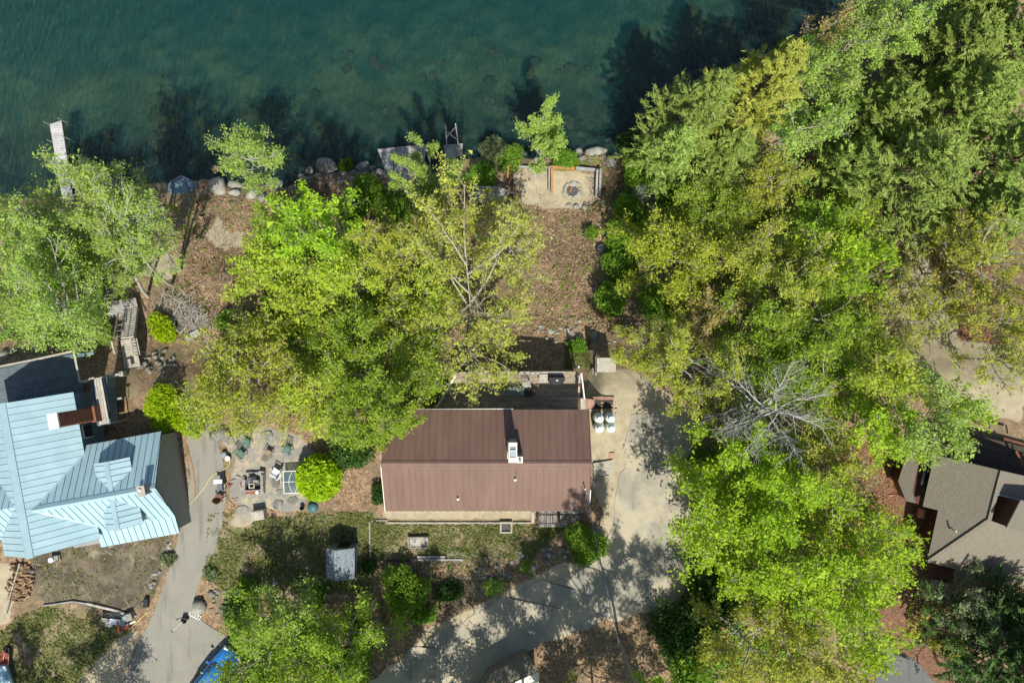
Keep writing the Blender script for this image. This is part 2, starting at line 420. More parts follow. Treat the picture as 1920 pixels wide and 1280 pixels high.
SPEC = {  # leaf material, bark, number of limbs, leaf area index, leaf size, crown base, limb elevation, spread of leaves round twigs
    'birch':  dict(leaf='leaf_birch', bark='bark_birch', n1=15, lai=1.25, s=0.17, cb=0.30, el=(30, 62), jit=0.24, tr=0.13, br=1.3),
    'maple':  dict(leaf='leaf_maple', bark='bark_grey', n1=15, lai=1.55, s=0.24, cb=0.30, el=(12, 60), jit=0.27, tr=0.15, br=1.0),
    'lime':   dict(leaf='leaf_lime', bark='bark_grey', n1=15, lai=1.25, s=0.21, cb=0.28, el=(20, 68), jit=0.25, tr=0.13, br=1.0),
    'green':  dict(leaf='leaf_green', bark='bark_grey', n1=14, lai=1.35, s=0.18, cb=0.28, el=(12, 60), jit=0.26, tr=0.14, br=1.1),
    'olive':  dict(leaf='leaf_olive', bark='bark_pale', n1=14, lai=0.95, s=0.19, cb=0.30, el=(10, 60), jit=0.22, tr=0.15, br=1.25),
    'sparse': dict(leaf='leaf_sparse', bark='bark_pale', n1=15, lai=0.6, s=0.21, cb=0.28, el=(5, 58), jit=0.17, tr=0.14, br=1.2),
    'rust':   dict(leaf='leaf_rust', bark='bark_pale', n1=13, lai=0.8, s=0.16, cb=0.25, el=(15, 65), jit=0.22, tr=0.12, br=1.3),
    'dead':   dict(leaf=None, bark='bark_dead', n1=34, lai=0, s=0.1, cb=0.25, el=(-12, 45), jit=0.1, tr=0.14, br=1.25),
}
def leafmats():
    leaf_mat('leaf_birch', (0.25, 0.4, 0.055), (0.43, 0.57, 0.125), trans=0.36)
    leaf_mat('leaf_maple', (0.22, 0.41, 0.015), (0.47, 0.63, 0.035), trans=0.4)
    leaf_mat('leaf_lime', (0.3, 0.41, 0.03), (0.52, 0.6, 0.06), trans=0.4)
    leaf_mat('leaf_green', (0.2, 0.36, 0.02), (0.39, 0.53, 0.05), trans=0.4)
    leaf_mat('leaf_olive', (0.31, 0.37, 0.035), (0.5, 0.52, 0.07), trans=0.4)
    leaf_mat('leaf_sparse', (0.34, 0.39, 0.05), (0.52, 0.53, 0.1), trans=0.4)
    leaf_mat('leaf_rust', (0.4, 0.26, 0.1), (0.45, 0.42, 0.12), trans=0.4)
    leaf_mat('leaf_pine', (0.2, 0.31, 0.055), (0.4, 0.51, 0.115), trans=0.3)
    leaf_mat('leaf_pineyellow', (0.31, 0.36, 0.05), (0.49, 0.51, 0.095), trans=0.3)
    leaf_mat('leaf_pinedark', (0.05, 0.12, 0.025), (0.13, 0.23, 0.055), trans=0.25)
    leaf_mat('leaf_shrub', (0.115, 0.265, 0.021), (0.241, 0.391, 0.040))
    leaf_mat('leaf_dark', (0.035, 0.10, 0.018), (0.10, 0.19, 0.035))
    leaf_mat('leaf_bright', (0.27, 0.46, 0.006), (0.46, 0.58, 0.015))
    leaf_mat('leaf_flower', (0.55, 0.58, 0.50), (0.2, 0.30, 0.12))
    leaf_mat('leaf_silver', (0.18, 0.25, 0.11), (0.32, 0.38, 0.18))
    leaf_mat('leaf_grass', (0.13, 0.19, 0.035), (0.30, 0.28, 0.11))
    leaf_mat('leaf_litter', (0.16, 0.10, 0.055), (0.46, 0.33, 0.205), trans=0.05)
    leaf_mat('leaf_needles', (0.22, 0.09, 0.045), (0.36, 0.16, 0.08), trans=0.05)
    mat('bark_birch', (0.62, 0.59, 0.53), (0.33, 0.31, 0.27), 0.85, 3.5, bump=0.3, bscale=14, st=(1, 1, 3))
    mat('bark_grey', (0.46, 0.42, 0.35), (0.28, 0.25, 0.20), 0.9, 5, bump=0.4)
    mat('bark_pale', (0.50, 0.455, 0.38), (0.33, 0.29, 0.235), 0.9, 4, bump=0.3)
    mat('bark_dead', (0.50, 0.48, 0.44), (0.36, 0.34, 0.30), 0.9, 4, bump=0.3)
    mat('bark_brown', (0.17, 0.115, 0.08), (0.09, 0.06, 0.042), 0.9, 5, bump=0.5)
def place_crown(R, lines, leaves_v, lp, Rm, h, crown, base, lean, zp=60):
    """scale to size, then bend the tree from its base to where its crown hangs"""
    allp = lp if lp is not None else np.concatenate([l[0].reshape(-1, 3) for l in lines])
    rr = np.percentile(np.hypot(allp[:, 0], allp[:, 1]), 88); sx = Rm/rr; sz = h/allp[:, 2].max()
    sc = np.array([sx, sx, sz]); zc = np.percentile(allp[:, 2], zp)*sz; mean = (allp[:, :2]*sx).mean(0)
    if base is not None: b = G(*base)
    else:
        z0 = -2.0
        for _ in range(8):
            x, y, _z = P(crown[0], crown[1], z0+zc); z0 = float(T(x-lean[0], y-lean[1]))
        b = Vector((x-lean[0], y-lean[1], z0))
    cx, cy, _ = P(crown[0], crown[1], b.z+zc)
    off = np.array([cx-b.x, cy-b.y])-mean
    def tr(p):
        q = p*sc; t = np.clip(q[..., 2:3]/zc, 0, 2.0); t = np.where(t < 1, t**1.35, 1+(t-1)*1.1)
        q[..., :2] += off*t; return q+np.array([b.x, b.y, b.z])
    return b, tr
def finish_tree(name, label, cat, group, b, lines, lv, leafm, bark, kinds=('trunk', 'crown')):
    o = thing(name, b, label, cat, group)
    parts = [tubes(p, r, s) for p, r, s in lines]
    v, f = cat_mesh(parts); me = bpy.data.meshes.new(kinds[0]); fill_mesh(me, v, f, True); me.materials.append(MATS[bark]); link_mesh(kinds[0], me, o)
    if lv is not None:
        me = bpy.data.meshes.new(kinds[1]); fill_mesh(me, lv[0], lv[1]); me.materials.append(MATS[leafm]); link_mesh(kinds[1], me, o)
    return o
NTREE = 0
def deciduous(kind, crown, rpx, h, label, base=None, seed=None, name=None, group=None, lai=None, leaf=None, stems=1, s=None, cat='tree', cb=None, tk=1.0):
    global NTREE; NTREE += 1
    R = np.random.default_rng(seed if seed is not None else 100+NTREE); S = SPEC[kind]
    z_guess = 0.62*h-3; Rm = rpx*0.04*(CAMH-z_guess)/CAMH
    n1, k = S['n1'], 7
    trunk = grow(R, np.zeros((stems, 3)), np.concatenate([R.normal(size=(stems, 2))*(0.10 if stems == 1 else 0.28), np.ones((stems, 1))], 1), np.full(stems, 0.86*h), 9, 0.06, 0.07)
    tr_r = np.linspace(1, 0.25, 9)[None]*S['tr']*0.72*tk*(h/10)**1.0*np.ones((stems, 1))
    nn = max(4, n1//stems)
    CB = cb if cb is not None else S['cb']
    p1, d1, t1 = along(R, trunk, nn, CB, 0.99)
    n1t = len(p1); az = np.arange(n1t)*2.39996+R.random(n1t)*0.8
    u = (t1-CB)/(1-CB)
    el = np.radians(S['el'][0]+(S['el'][1]-S['el'][0])*np.clip(u+0.15*R.normal(size=n1t), 0, 1))
    dv = np.stack([np.cos(az)*np.cos(el), np.sin(az)*np.cos(el), np.sin(el)], 1)
    prof = np.sin(np.pi*np.clip(0.22+0.62*u, 0, 1))
    L1 = Rm*1.05*(0.62+0.5*prof)*(0.72+0.5*R.random(n1t))
    b1 = grow(R, p1, dv, L1, k, 0.05 if kind != 'dead' else -0.02, 0.13)
    n2 = 6 if kind != 'dead' else 8
    p2, d2, t2 = along(R, b1, n2, 0.22, 1.0)
    dv = unit(d2+0.75*unit(R.normal(size=d2.shape))*np.array([1, 1, 0.7]))
    b2 = grow(R, p2, dv, np.repeat(L1, n2)*(0.30+0.25*R.random(len(p2)))*(1.15-0.5*t2), 5, 0.06, 0.2)
    n3 = 5 if kind != 'dead' else 4
    p3, d3, t3 = along(R, b2, n3, 0.25, 1.0)
    dv = unit(d3+0.9*unit(R.normal(size=d3.shape))*np.array([1, 1, 0.7]))
    L3 = np.repeat(np.repeat(L1, n2), n3)*(0.13+0.13*R.random(len(p3)))
    b3 = grow(R, p3, dv, L3, 3, 0.05, 0.2)
    br = S['br']
    lines = [[trunk, tr_r, 7],
             [b1, np.linspace(1, 0.3, k)[None]*0.040*br*(L1/3)[:, None]**0.7, 5],
             [b2[:, ::2], np.linspace(1, 0.35, 3)[None]*np.full((len(b2), 1), 0.027*br), 3],
             [b3[:, ::2], np.linspace(1, 0.4, 2)[None]*np.full((len(b3), 1), 0.0125*br), 3]]
    lp = None
    if S['leaf']:
        sz = s or S['s']; area = math.pi*Rm*Rm
        sz *= 0.66; n = int(min(17000, max(500, (0.80*lai if lai else S['lai'])*area/(0.31*sz*sz))))
        # whole twigs vary in how leafy they are
        w = R.random(len(b3))**1.5+0.08; pick = R.choice(len(b3), n, p=w/w.sum())
        t = R.random(n)[:, None]
        lp = np.where(t < 0.5, b3[pick, 0]+(b3[pick, 1]-b3[pick, 0])*t*2, b3[pick, 1]+(b3[pick, 2]-b3[pick, 1])*(t*2-1))
        lp = lp+R.normal(size=(n, 3))*S['jit']*np.array([1, 1, 0.6])*0.9
    b, tr = place_crown(R, lines, None, lp, Rm, h, crown, base, R.normal(size=2)*0.25)
    for l in lines: l[0] = tr(l[0])
    lv = None
    if lp is not None: lv = leaf_quads(R, tr(lp), np.full(len(lp), sz))
    nm = name or {'birch': 'birch_tree', 'dead': 'dead_tree', 'maple': 'maple_tree'}.get(kind, 'broadleaf_tree')
    return finish_tree(nm, label, cat, group, b, lines, lv, leaf or S['leaf'], S['bark'])
def conifer(crown, rpx, h, label, leaf='leaf_pine', base=None, seed=None, group=None, dens=1.0):
    global NTREE; NTREE += 1
    R = np.random.default_rng(seed if seed is not None else 300+NTREE)
    Rm = rpx*0.04*(CAMH-(0.5*h-4))/CAMH
    trunk = grow(R, np.zeros((1, 3)), np.array([[R.normal()*0.03, R.normal()*0.03, 1.0]]), np.array([h]), 12, 0.05, 0.02)
    nw, nb = 15, 6
    t = np.repeat(np.linspace(0.28, 0.97, nw), nb)+R.normal(size=nw*nb)*0.012; t = np.clip(t, 0.2, 0.985)
    i = np.clip((t*11).astype(int), 0, 10); f = (t*11-i)[:, None]
    p1 = trunk[0, i]*(1-f)+trunk[0, i+1]*f
    az = np.tile(np.arange(nb)*2*np.pi/nb, nw)+np.repeat(R.random(nw)*6.28, nb)+R.normal(size=nw*nb)*0.22
    u = (t-0.25)/0.75
    el = np.radians(-6+48*np.clip(u, 0, 1)**1.3+R.normal(size=len(u))*6)
    dv = np.stack([np.cos(az)*np.cos(el), np.sin(az)*np.cos(el), np.sin(el)], 1)
    L1 = Rm*1.15*np.clip(1.04-u, 0.08, 1)**0.62*(0.6+0.55*R.random(len(u)))
    b1 = grow(R, p1, dv, L1, 6, 0.05, 0.06)
    n2 = 9
    p2, d2, t2 = along(R, b1, n2, 0.3, 1.0)
    side = np.tile(np.where(np.arange(n2) % 2 == 0, 1, -1), len(b1))[:, None]
    lat = unit(np.cross(d2, np.array([0, 0, 1.0])))*side
    dv = unit(d2*0.8+lat*0.75+R.normal(size=d2.shape)*0.18+np.array([0, 0, 0.12]))
    L2 = np.repeat(L1, n2)*(0.18+0.16*R.random(len(p2)))+0.12
    b2 = grow(R, p2, dv, L2, 3, 0.08, 0.1)
    n = int(min(27000, dens*800*math.pi*Rm*Rm))
    w = L2*R.random(len(b2))**0.8+0.02; pick = R.choice(len(b2), n, p=w/w.sum()); tt = R.random(n)[:, None]
    lp = b2[pick, 0]+(b2[pick, 2]-b2[pick, 0])*(0.2+0.95*tt**0.7)+R.normal(size=(n, 3))*0.06
    dirs = unit(b2[pick, 2]-b2[pick, 0])
    lines = [[trunk, np.linspace(1, 0.12, 12)[None]*0.19*(h/12), 8],
             [b1, np.linspace(1, 0.3, 6)[None]*0.045*(L1/2.5)[:, None]**0.6, 4],
             [b2[:, ::2], np.linspace(1, 0.5, 2)[None]*np.full((len(b2), 1), 0.012), 3]]
    b, tr = place_crown(R, lines, None, lp, Rm, h, crown, base, np.zeros(2), 45)
    for l in lines: l[0] = tr(l[0])
    lv = leaf_quads(R, tr(lp), np.full(n, 0.25), 0.5, 0.22, dirs, 0.9)
    return finish_tree('pine_tree', label, 'pine', group, b, lines, lv, leaf, 'bark_brown')
def shrub(c, rpx, hgt, label, leaf='leaf_shrub', n=None, s=0.14, seed=None, name='shrub', group=None, shell=0.35, lump=0.36, dirv=None, flat=1.0, cat='shrub'):
    global NTREE; NTREE += 1
    R = np.random.default_rng(seed if seed is not None else 500+NTREE)
    z = 0.0
    b = G(c[0], c[1], hgt*0.55); b = Vector((b.x, b.y, float(T(b.x, b.y))))
    Rm = rpx*0.04*(CAMH-b.z-hgt*0.5)/CAMH
    n = n or int(min(9000, 3.2*math.pi*Rm*Rm*(1+hgt/Rm*0.5)/(0.31*s*s)))
    d = unit(R.normal(size=(n, 3))); d[:, 2] = np.abs(d[:, 2])*0.96+0.02*R.random(n)-0.1; d = unit(d)
    # lumpy outline from a dozen bosses
    bo = unit(R.normal(size=(15, 3))); dot = d@bo.T
    bump = 1-lump+lump*1.5*np.clip((dot-0.55)/0.45, 0, 1).max(1)
    rad = (shell+(1-shell)*R.random(n)**0.6)*bump
    if lump > 0.15:
        nl = 5; la = R.random(nl)*6.28; lr = 0.25+0.42*R.random(nl); lo = np.stack([np.cos(la)*lr, np.sin(la)*lr], 1)*Rm; ls = 0.42+0.30*R.random(nl); ls[0] = 0.72; lo[0] *= 0.2
        kk = R.choice(nl, n, p=ls**2/(ls**2).sum()); sc_ = ls[kk][:, None]
        lp = d*rad[:, None]*np.array([Rm*1.05, Rm*1.05*flat, hgt*0.66])*sc_+np.concatenate([lo[kk], hgt*(0.16+0.30*ls[kk])[:, None]], 1)
    else:
        lp = d*rad[:, None]*np.array([Rm*1.02, Rm*1.02*flat, hgt*0.62])+np.array([0, 0, hgt*0.40])
    lp[:, 2] = np.maximum(lp[:, 2], 0.04)
    lp = lp+np.array([b.x, b.y, b.z])
    lv = leaf_quads(R, lp, np.full(n, s), 0.75, 0.5, dirs=(d if dirv else None), upb=0.5)
    ns = 7; dv = unit(np.concatenate([R.normal(size=(ns, 2))*0.6, np.ones((ns, 1))], 1))
    st = grow(R, np.zeros((ns, 3))+np.array([b.x, b.y, b.z-0.03]), dv, np.full(ns, hgt*0.75), 5, 0.02, 0.12)
    lines = [[st, np.linspace(1, 0.4, 5)[None]*np.full((ns, 1), 0.022), 4]]
    return finish_tree(name, label, cat, group, b, lines, lv, leaf, 'bark_grey', ('stem', 'foliage'))
def scatter(name, polys, n, size, leafm, label, cat, seed, kind='stuff', lift=0.03, upb=1.2, spread=0.5, width=0.6, up=False):
    """ground cover that nobody could count"""
    R = np.random.default_rng(seed); pts = []
    for poly in polys:
        g = np.array([list(G(*p)) for p in poly]); lo, hi = g[:, :2].min(0), g[:, :2].max(0)
        q = lo+(hi-lo)*R.random((n, 2)); ins = np.zeros(n, bool)
        for i in range(len(g)):
            (x0, y0), (x1, y1) = g[i, :2], g[(i+1) % len(g), :2]
            if y0 == y1: continue
            ins ^= ((y0 > q[:, 1]) != (y1 > q[:, 1])) & (q[:, 0] < (x1-x0)*(q[:, 1]-y0)/(y1-y0)+x0)
        q = q[ins]; q = q[vnoise(q[:, 0], q[:, 1], 0.9)+0.5*vnoise(q[:, 0], q[:, 1], 2.7) > 0.35+0.85*R.random(len(q))]
        ii = np.clip(np.searchsorted(ax, q[:, 0]), 0, len(ax)-1); jj = np.clip(np.searchsorted(ay, q[:, 1]), 0, len(ay)-1); q = q[sand[jj, ii] < 0.25]
        pts.append(q)
    q = np.concatenate(pts); pos = np.stack([q[:, 0], q[:, 1], T(q[:, 0], q[:, 1])+lift*(0.4+R.random(len(q)))], 1)
    v, f = leaf_quads(R, pos, np.full(len(pos), size), spread, width, upb=upb)
    me = bpy.data.meshes.new(name); fill_mesh(me, v, f); me.materials.append(MATS[leafm])
    return tag(link_mesh(name, me), label, cat, None, 'stuff')
# ---------------------------------------------------------------- shared materials
leafmats()
mat('wood_grey', (0.44, 0.425, 0.395), (0.27, 0.26, 0.235), 0.85, 2.5, bump=0.4, bscale=18, isl=0.14)
mat('dock_grey', (0.56, 0.55, 0.53), (0.40, 0.395, 0.38), 0.85, 2.0, bump=0.3, isl=0.10)
mat('wood_pale', (0.52, 0.48, 0.40), (0.36, 0.33, 0.27), 0.85, 2.5, bump=0.3, isl=0.10)
mat('wood_teal', (0.17, 0.215, 0.225), (0.10, 0.13, 0.14), 0.8, 2.0, bump=0.3, isl=0.10)
mat('wood_deck', (0.47, 0.39, 0.28), (0.27, 0.22, 0.155), 0.85, 1.6, bump=0.5, bscale=14, st=(0.3, 1, 1), isl=0.16)
mat('wood_redbrown', (0.22, 0.085, 0.045), (0.13, 0.05, 0.03), 0.8, 2.0, bump=0.3, isl=0.1)
mat('wood_orange', (0.50, 0.27, 0.10), (0.38, 0.19, 0.07), 0.8, 3.0, bump=0.3)
mat('wood_dark', (0.10, 0.075, 0.055), (0.05, 0.04, 0.03), 0.85, 3.0, bump=0.3, isl=0.12)
mat('log_wood', (0.42, 0.28, 0.15), (0.20, 0.13, 0.08), 0.9, 5, bump=0.3, isl=0.3)
mat('concrete', (0.50, 0.46, 0.37), (0.36, 0.33, 0.27), 0.9, 2.2, bump=0.3, isl=0.08)
mat('block_grey', (0.36, 0.35, 0.31), (0.24, 0.235, 0.21), 0.92, 3, bump=0.4, isl=0.12)
mat('rock', (0.33, 0.315, 0.275), (0.15, 0.145, 0.125), 0.9, 2.2, bump=0.7, bscale=7, isl=0.18)
mat('rock_pale', (0.46, 0.44, 0.38), (0.25, 0.25, 0.20), 0.9, 2.6, bump=0.7, bscale=7, isl=0.14)
mat('rock_wet', (0.27, 0.215, 0.12), (0.15, 0.125, 0.075), 0.85, 1.6, bump=0.6, bscale=6, isl=0.25)
mat('brick', (0.36, 0.15, 0.09), (0.24, 0.095, 0.06), 0.9, 6, bump=0.3, isl=0.2)
mat('brick_pale', (0.46, 0.30, 0.21), (0.34, 0.20, 0.14), 0.9, 6, bump=0.3, isl=0.2)
mat('roof_brown', (0.180, 0.108, 0.080), (0.150, 0.090, 0.066), 0.62, 1.2, st=(1.2, 0.3, 0.3), isl=0.035, spec=0.35)
mat('roof_under', (0.06, 0.04, 0.034), (0.05, 0.035, 0.03), 0.8)  # kept dark so the seam gaps deepen the ribs' shadow lines
mat('roof_blue', (0.355, 0.505, 0.545), (0.31, 0.45, 0.49), 0.42, 0.9, isl=0.045, spec=0.45)
mat('roof_blueunder', (0.045, 0.09, 0.11), (0.035, 0.075, 0.09), 0.8)  # dark in the seam gaps, painting in the shadow lines of the ribs
mat('trim_cream', (0.74, 0.70, 0.58), (0.66, 0.62, 0.52), 0.6, 3)
mat('white_paint', (0.78, 0.77, 0.72), (0.68, 0.67, 0.62), 0.5, 3)
mat('white_plastic', (0.75, 0.77, 0.78), (0.68, 0.70, 0.72), 0.4, 3)
mat('metal_grey', (0.38, 0.43, 0.47), (0.24, 0.28, 0.31), 0.45, 2.2, metal=0.35, bump=0.15, bscale=6)
mat('galv', (0.30, 0.35, 0.38), (0.14, 0.17, 0.19), 0.5, 4.5, metal=0.25, bump=0.35, bscale=9)
mat('black', (0.03, 0.03, 0.033), (0.018, 0.018, 0.02), 0.55, 4, bump=0.1)
mat('black_cloth', (0.045, 0.046, 0.05), (0.028, 0.028, 0.03), 0.75, 6, bump=0.3, bscale=9)
mat('siding_grey', (0.27, 0.275, 0.265), (0.24, 0.245, 0.235), 0.75, 1.2)
mat('siding_blue', (0.17, 0.25, 0.30), (0.14, 0.21, 0.26), 0.75, 1.2)
mat('siding_brown', (0.125, 0.052, 0.030), (0.095, 0.04, 0.024), 0.8, 1.5, bump=0.2)
mat('siding_tan', (0.30, 0.24, 0.17), (0.25, 0.20, 0.14), 0.8, 1.5, bump=0.2)
mat('window_dark', (0.03, 0.035, 0.04), (0.05, 0.055, 0.06), 0.12, 2, spec=0.6)
mat('window_pink', (0.36, 0.19, 0.15), (0.30, 0.16, 0.12), 0.3, 2, spec=0.5)
mat('tank', (0.66, 0.74, 0.68), (0.58, 0.66, 0.60), 0.38, 2, spec=0.5)
mat('green_plastic', (0.10, 0.19, 0.14), (0.07, 0.13, 0.10), 0.6, 3)
mat('teal_plastic', (0.06, 0.16, 0.17), (0.04, 0.12, 0.13), 0.5, 3)
mat('blue_tarp', (0.05, 0.22, 0.42), (0.03, 0.14, 0.30), 0.5, 4)
mat('orange_plastic', (0.62, 0.13, 0.03), (0.50, 0.10, 0.03), 0.5, 4)
mat('rust_red', (0.30, 0.07, 0.03), (0.20, 0.05, 0.03), 0.6, 4)
mat('hose', (0.55, 0.47, 0.18), (0.45, 0.38, 0.14), 0.5, 4)
mat('rubber', (0.02, 0.02, 0.02), (0.03, 0.03, 0.03), 0.8, 4)
mat('leather_brown', (0.22, 0.10, 0.05), (0.15, 0.07, 0.04), 0.7, 4)
mat('bark_rough', (0.17, 0.12, 0.085), (0.09, 0.065, 0.05), 0.9, 5, bump=0.5)
mat('ash', (0.06, 0.055, 0.05), (0.12, 0.11, 0.10), 0.95, 6, bump=0.4)
def car_mat(name, col):
    m, nt, out = new_mat(name)
    c = mixc(nt, smooth(nt, noise(nt, wpos(nt), 2.0), 0.3, 0.7), col, tuple(x*0.9 for x in col))
    b = nd(nt, 'ShaderNodeBsdfPrincipled', Base_Color=c, Roughness=0.3, Metallic=0.2)
    b.inputs['Coat Weight'].default_value = 0.8; nt.links.new(b.outputs[0], out.inputs[0]); MATS[name] = m; return m
car_mat('paint_blue', (0.02, 0.20, 0.55)); car_mat('paint_paleblue', (0.22, 0.38, 0.47))
def glass_mat():
    m, nt, out = new_mat('table_glass')
    t = nd(nt, 'ShaderNodeBsdfTransparent', Color=(0.70, 0.78, 0.78)); g = nd(nt, 'ShaderNodeBsdfPrincipled', Base_Color=(0.16, 0.22, 0.23), Roughness=0.15)
    co = noise(nt, wpos(nt), 6.0); ms = nt.nodes.new('ShaderNodeMixShader')
    nt.links.new(math_(nt, 'ADD', math_(nt, 'MULTIPLY', co, 0.15), 0.36), ms.inputs[0])
    nt.links.new(t.outputs[0], ms.inputs[1]); nt.links.new(g.outputs[0], ms.inputs[2]); nt.links.new(ms.outputs[0], out.inputs[0]); MATS['table_glass'] = m
glass_mat()
def shingle_mat():
    m, nt, out = new_mat('shingle')
    co = stretch(nt, wpos(nt), (1, 1, 1), math.radians(13.4))
    br = nd(nt, 'ShaderNodeTexBrick', Vector=stretch(nt, co, (1, 1, 1), math.radians(90)), Color1=(0.215, 0.185, 0.13, 1), Color2=(0.175, 0.15, 0.107, 1), Mortar=(0.135, 0.122, 0.10, 1), Scale=1.0)
    br.inputs['Brick Width'].default_value = 0.30; br.inputs['Row Height'].default_value = 0.135; br.inputs['Mortar Size'].default_value = 0.018
    c = mixc(nt, smooth(nt, noise(nt, co, 0.8, 5), 0.35, 0.7), br.outputs[0], (0.17, 0.15, 0.11))
    c = mixc(nt, smooth(nt, noise(nt, co, 14, 3), 0.45, 0.8), c, (0.26, 0.23, 0.175))
    b = nd(nt, 'ShaderNodeBsdfPrincipled', Base_Color=c, Roughness=0.92)
    bp = nd(nt, 'ShaderNodeBump', Strength=0.5, Distance=0.02, Height=br.outputs['Fac']); nt.links.new(bp.outputs[0], b.inputs['Normal'])
    nt.links.new(b.outputs[0], out.inputs[0]); MATS['shingle'] = m
shingle_mat()
def asphalt_mat(name, c1, c2, c3, sandy):
    m, nt, out = new_mat(name)
    co = wpos(nt); a = noise(nt, co, 0.5, 5, 0.6); f = noise(nt, co, 12, 3, 0.7)
    c = mixc(nt, smooth(nt, a, 0.3, 0.7), c1, c2)
    st = noise(nt, stretch(nt, co, (1.6, 0.22, 1), 0.35), 1.0, 4, 0.6)
    c = mixc(nt, math_(nt, 'MULTIPLY', smooth(nt, st, 0.50, 0.70), 0.75), c, c3)
    c = mixc(nt, math_(nt, 'MULTIPLY', smooth(nt, noise(nt, co, 0.9, 6, 0.75), 0.52, 0.66), 0.45), c, tuple(x*1.25 for x in c2))
    if sandy: c = mixc(nt, smooth(nt, noise(nt, co, 0.42, 6, 0.66), 0.42, 0.60), c, (0.42, 0.37, 0.26))
    # hairline cracks
    v = nd(nt, 'ShaderNodeTexVoronoi', {'feature': 'DISTANCE_TO_EDGE'}, Vector=stretch(nt, co, (1, 1, 1), 0.3), Scale=0.33, Randomness=1.0)
    wob = math_(nt, 'ADD', v.outputs[0], math_(nt, 'MULTIPLY', math_(nt, 'SUBTRACT', noise(nt, co, 2.5, 4), 0.5), 0.16))
    crack = math_(nt, 'MULTIPLY', math_(nt, 'SUBTRACT', 1.0, smooth(nt, math_(nt, 'ABSOLUTE', wob), 0.0, 0.012)), 0.03)
    c = mixc(nt, crack, c, tuple(x*0.35 for x in c3))
    c = mixc(nt, math_(nt, 'MULTIPLY', smooth(nt, f, 0.5, 0.8), 0.4), c, tuple(x*0.75 for x in c1))
    b = nd(nt, 'ShaderNodeBsdfPrincipled', Base_Color=c, Roughness=0.93)
    bp = nd(nt, 'ShaderNodeBump', Strength=0.3, Distance=0.02, Height=f); nt.links.new(bp.outputs[0], b.inputs['Normal'])
    nt.links.new(b.outputs[0], out.inputs[0]); MATS[name] = m
asphalt_mat('asphalt_drive', (0.265, 0.25, 0.205), (0.225, 0.215, 0.18), (0.15, 0.14, 0.118), False)
asphalt_mat('asphalt_road', (0.27, 0.25, 0.20), (0.32, 0.29, 0.225), (0.18, 0.175, 0.145), True)
asphalt_mat('asphalt_dark', (0.12, 0.125, 0.12), (0.15, 0.15, 0.14), (0.08, 0.085, 0.085), False)
def water_mat():
    m, nt, out = new_mat('water')
    co = wpos(nt)
    rip = noise(nt, stretch(nt, co, (1.0, 0.42, 1), 0.30), 3.2, 5, 0.62, 0.6)
    rip2 = noise(nt, stretch(nt, co, (1.0, 0.5, 1), 0.15), 0.55, 3, 0.5)
    bp = nd(nt, 'ShaderNodeBump', Strength=0.6, Distance=0.38, Height=math_(nt, 'ADD', rip, math_(nt, 'MULTIPLY', rip2, 1.2)))
    tr = nd(nt, 'ShaderNodeBsdfTransparent', Color=(0.46, 0.625, 0.59))
    df = nd(nt, 'ShaderNodeBsdfDiffuse', Color=(0.006, 0.046, 0.052))
    gl = nd(nt, 'ShaderNodeBsdfGlossy', Color=(1, 1, 1), Roughness=0.06); nt.links.new(bp.outputs[0], gl.inputs['Normal'])
    fr = nd(nt, 'ShaderNodeFresnel', IOR=1.33); nt.links.new(bp.outputs[0], fr.inputs['Normal'])
    m1 = nt.nodes.new('ShaderNodeMixShader'); m1.inputs[0].default_value = 0.27
    nt.links.new(tr.outputs[0], m1.inputs[1]); nt.links.new(df.outputs[0], m1.inputs[2])
    m2 = nt.nodes.new('ShaderNodeMixShader'); nt.links.new(fr.outputs[0], m2.inputs[0])
    nt.links.new(m1.outputs[0], m2.inputs[1]); nt.links.new(gl.outputs[0], m2.inputs[2])
    nt.links.new(m2.outputs[0], out.inputs[0]); MATS['water'] = m
water_mat()
# ---------------------------------------------------------------- ground, lake, drives
build_ground()
me = bpy.data.meshes.new('water'); me.from_pydata([(-890, 3, WL), (890, 3, WL), (890, 890, WL), (-890, 890, WL)], [], [(0, 1, 2, 3)]); me.materials.append(MATS['water'])
tag(link_mesh('water', me), kind='structure')
def resample(pts, n):
    p = np.array(pts, float); d = np.r_[0, np.cumsum(np.hypot(*np.diff(p, axis=0).T))]; t = np.linspace(0, d[-1], n)
    q = np.stack([np.interp(t, d, p[:, 0]), np.interp(t, d, p[:, 1])], 1)
    for _ in range(10): q[1:-1] = (q[:-2]+2*q[1:-1]+q[2:])/4
    return q
def road(name, left, right, m, off, n=90, k=12, rag=0.12):
    L = resample([G(*p)[:2] for p in left], n); Rr = resample([G(*p)[:2] for p in right], n)
    L = L+rag*(np.stack([vnoise(L[:, 0], L[:, 1], 1.1), vnoise(L[:, 1], L[:, 0], 1.3)], 1)-0.5)*2; Rr = Rr+rag*(np.stack([vnoise(Rr[:, 0], Rr[:, 1], 1.1), vnoise(Rr[:, 1], Rr[:, 0], 1.3)], 1)-0.5)*2
    t = np.linspace(0, 1, k)[None, :, None]; q = L[:, None]*(1-t)+Rr[:, None]*t
    crown = np.sin(np.pi*np.linspace(0, 1, k))[None]*0.02
    z = T(q[..., 0], q[..., 1])+off+crown
    v = np.concatenate([q, z[..., None]], -1).reshape(-1, 3); i = np.arange(n*k).reshape(n, k)
    f = np.stack([i[:-1, :-1], i[1:, :-1], i[1:, 1:], i[:-1, 1:]], -1).reshape(-1, 4)
    a = v[f[0, 1]]-v[f[0, 0]]; b = v[f[0, 3]]-v[f[0, 0]]
    if np.cross(a, b)[2] < 0: f = f[:, ::-1]
    me = bpy.data.meshes.new(name); fill_mesh(me, v, f, True); me.materials.append(MATS[m]); return tag(link_mesh(name, me), kind='structure')
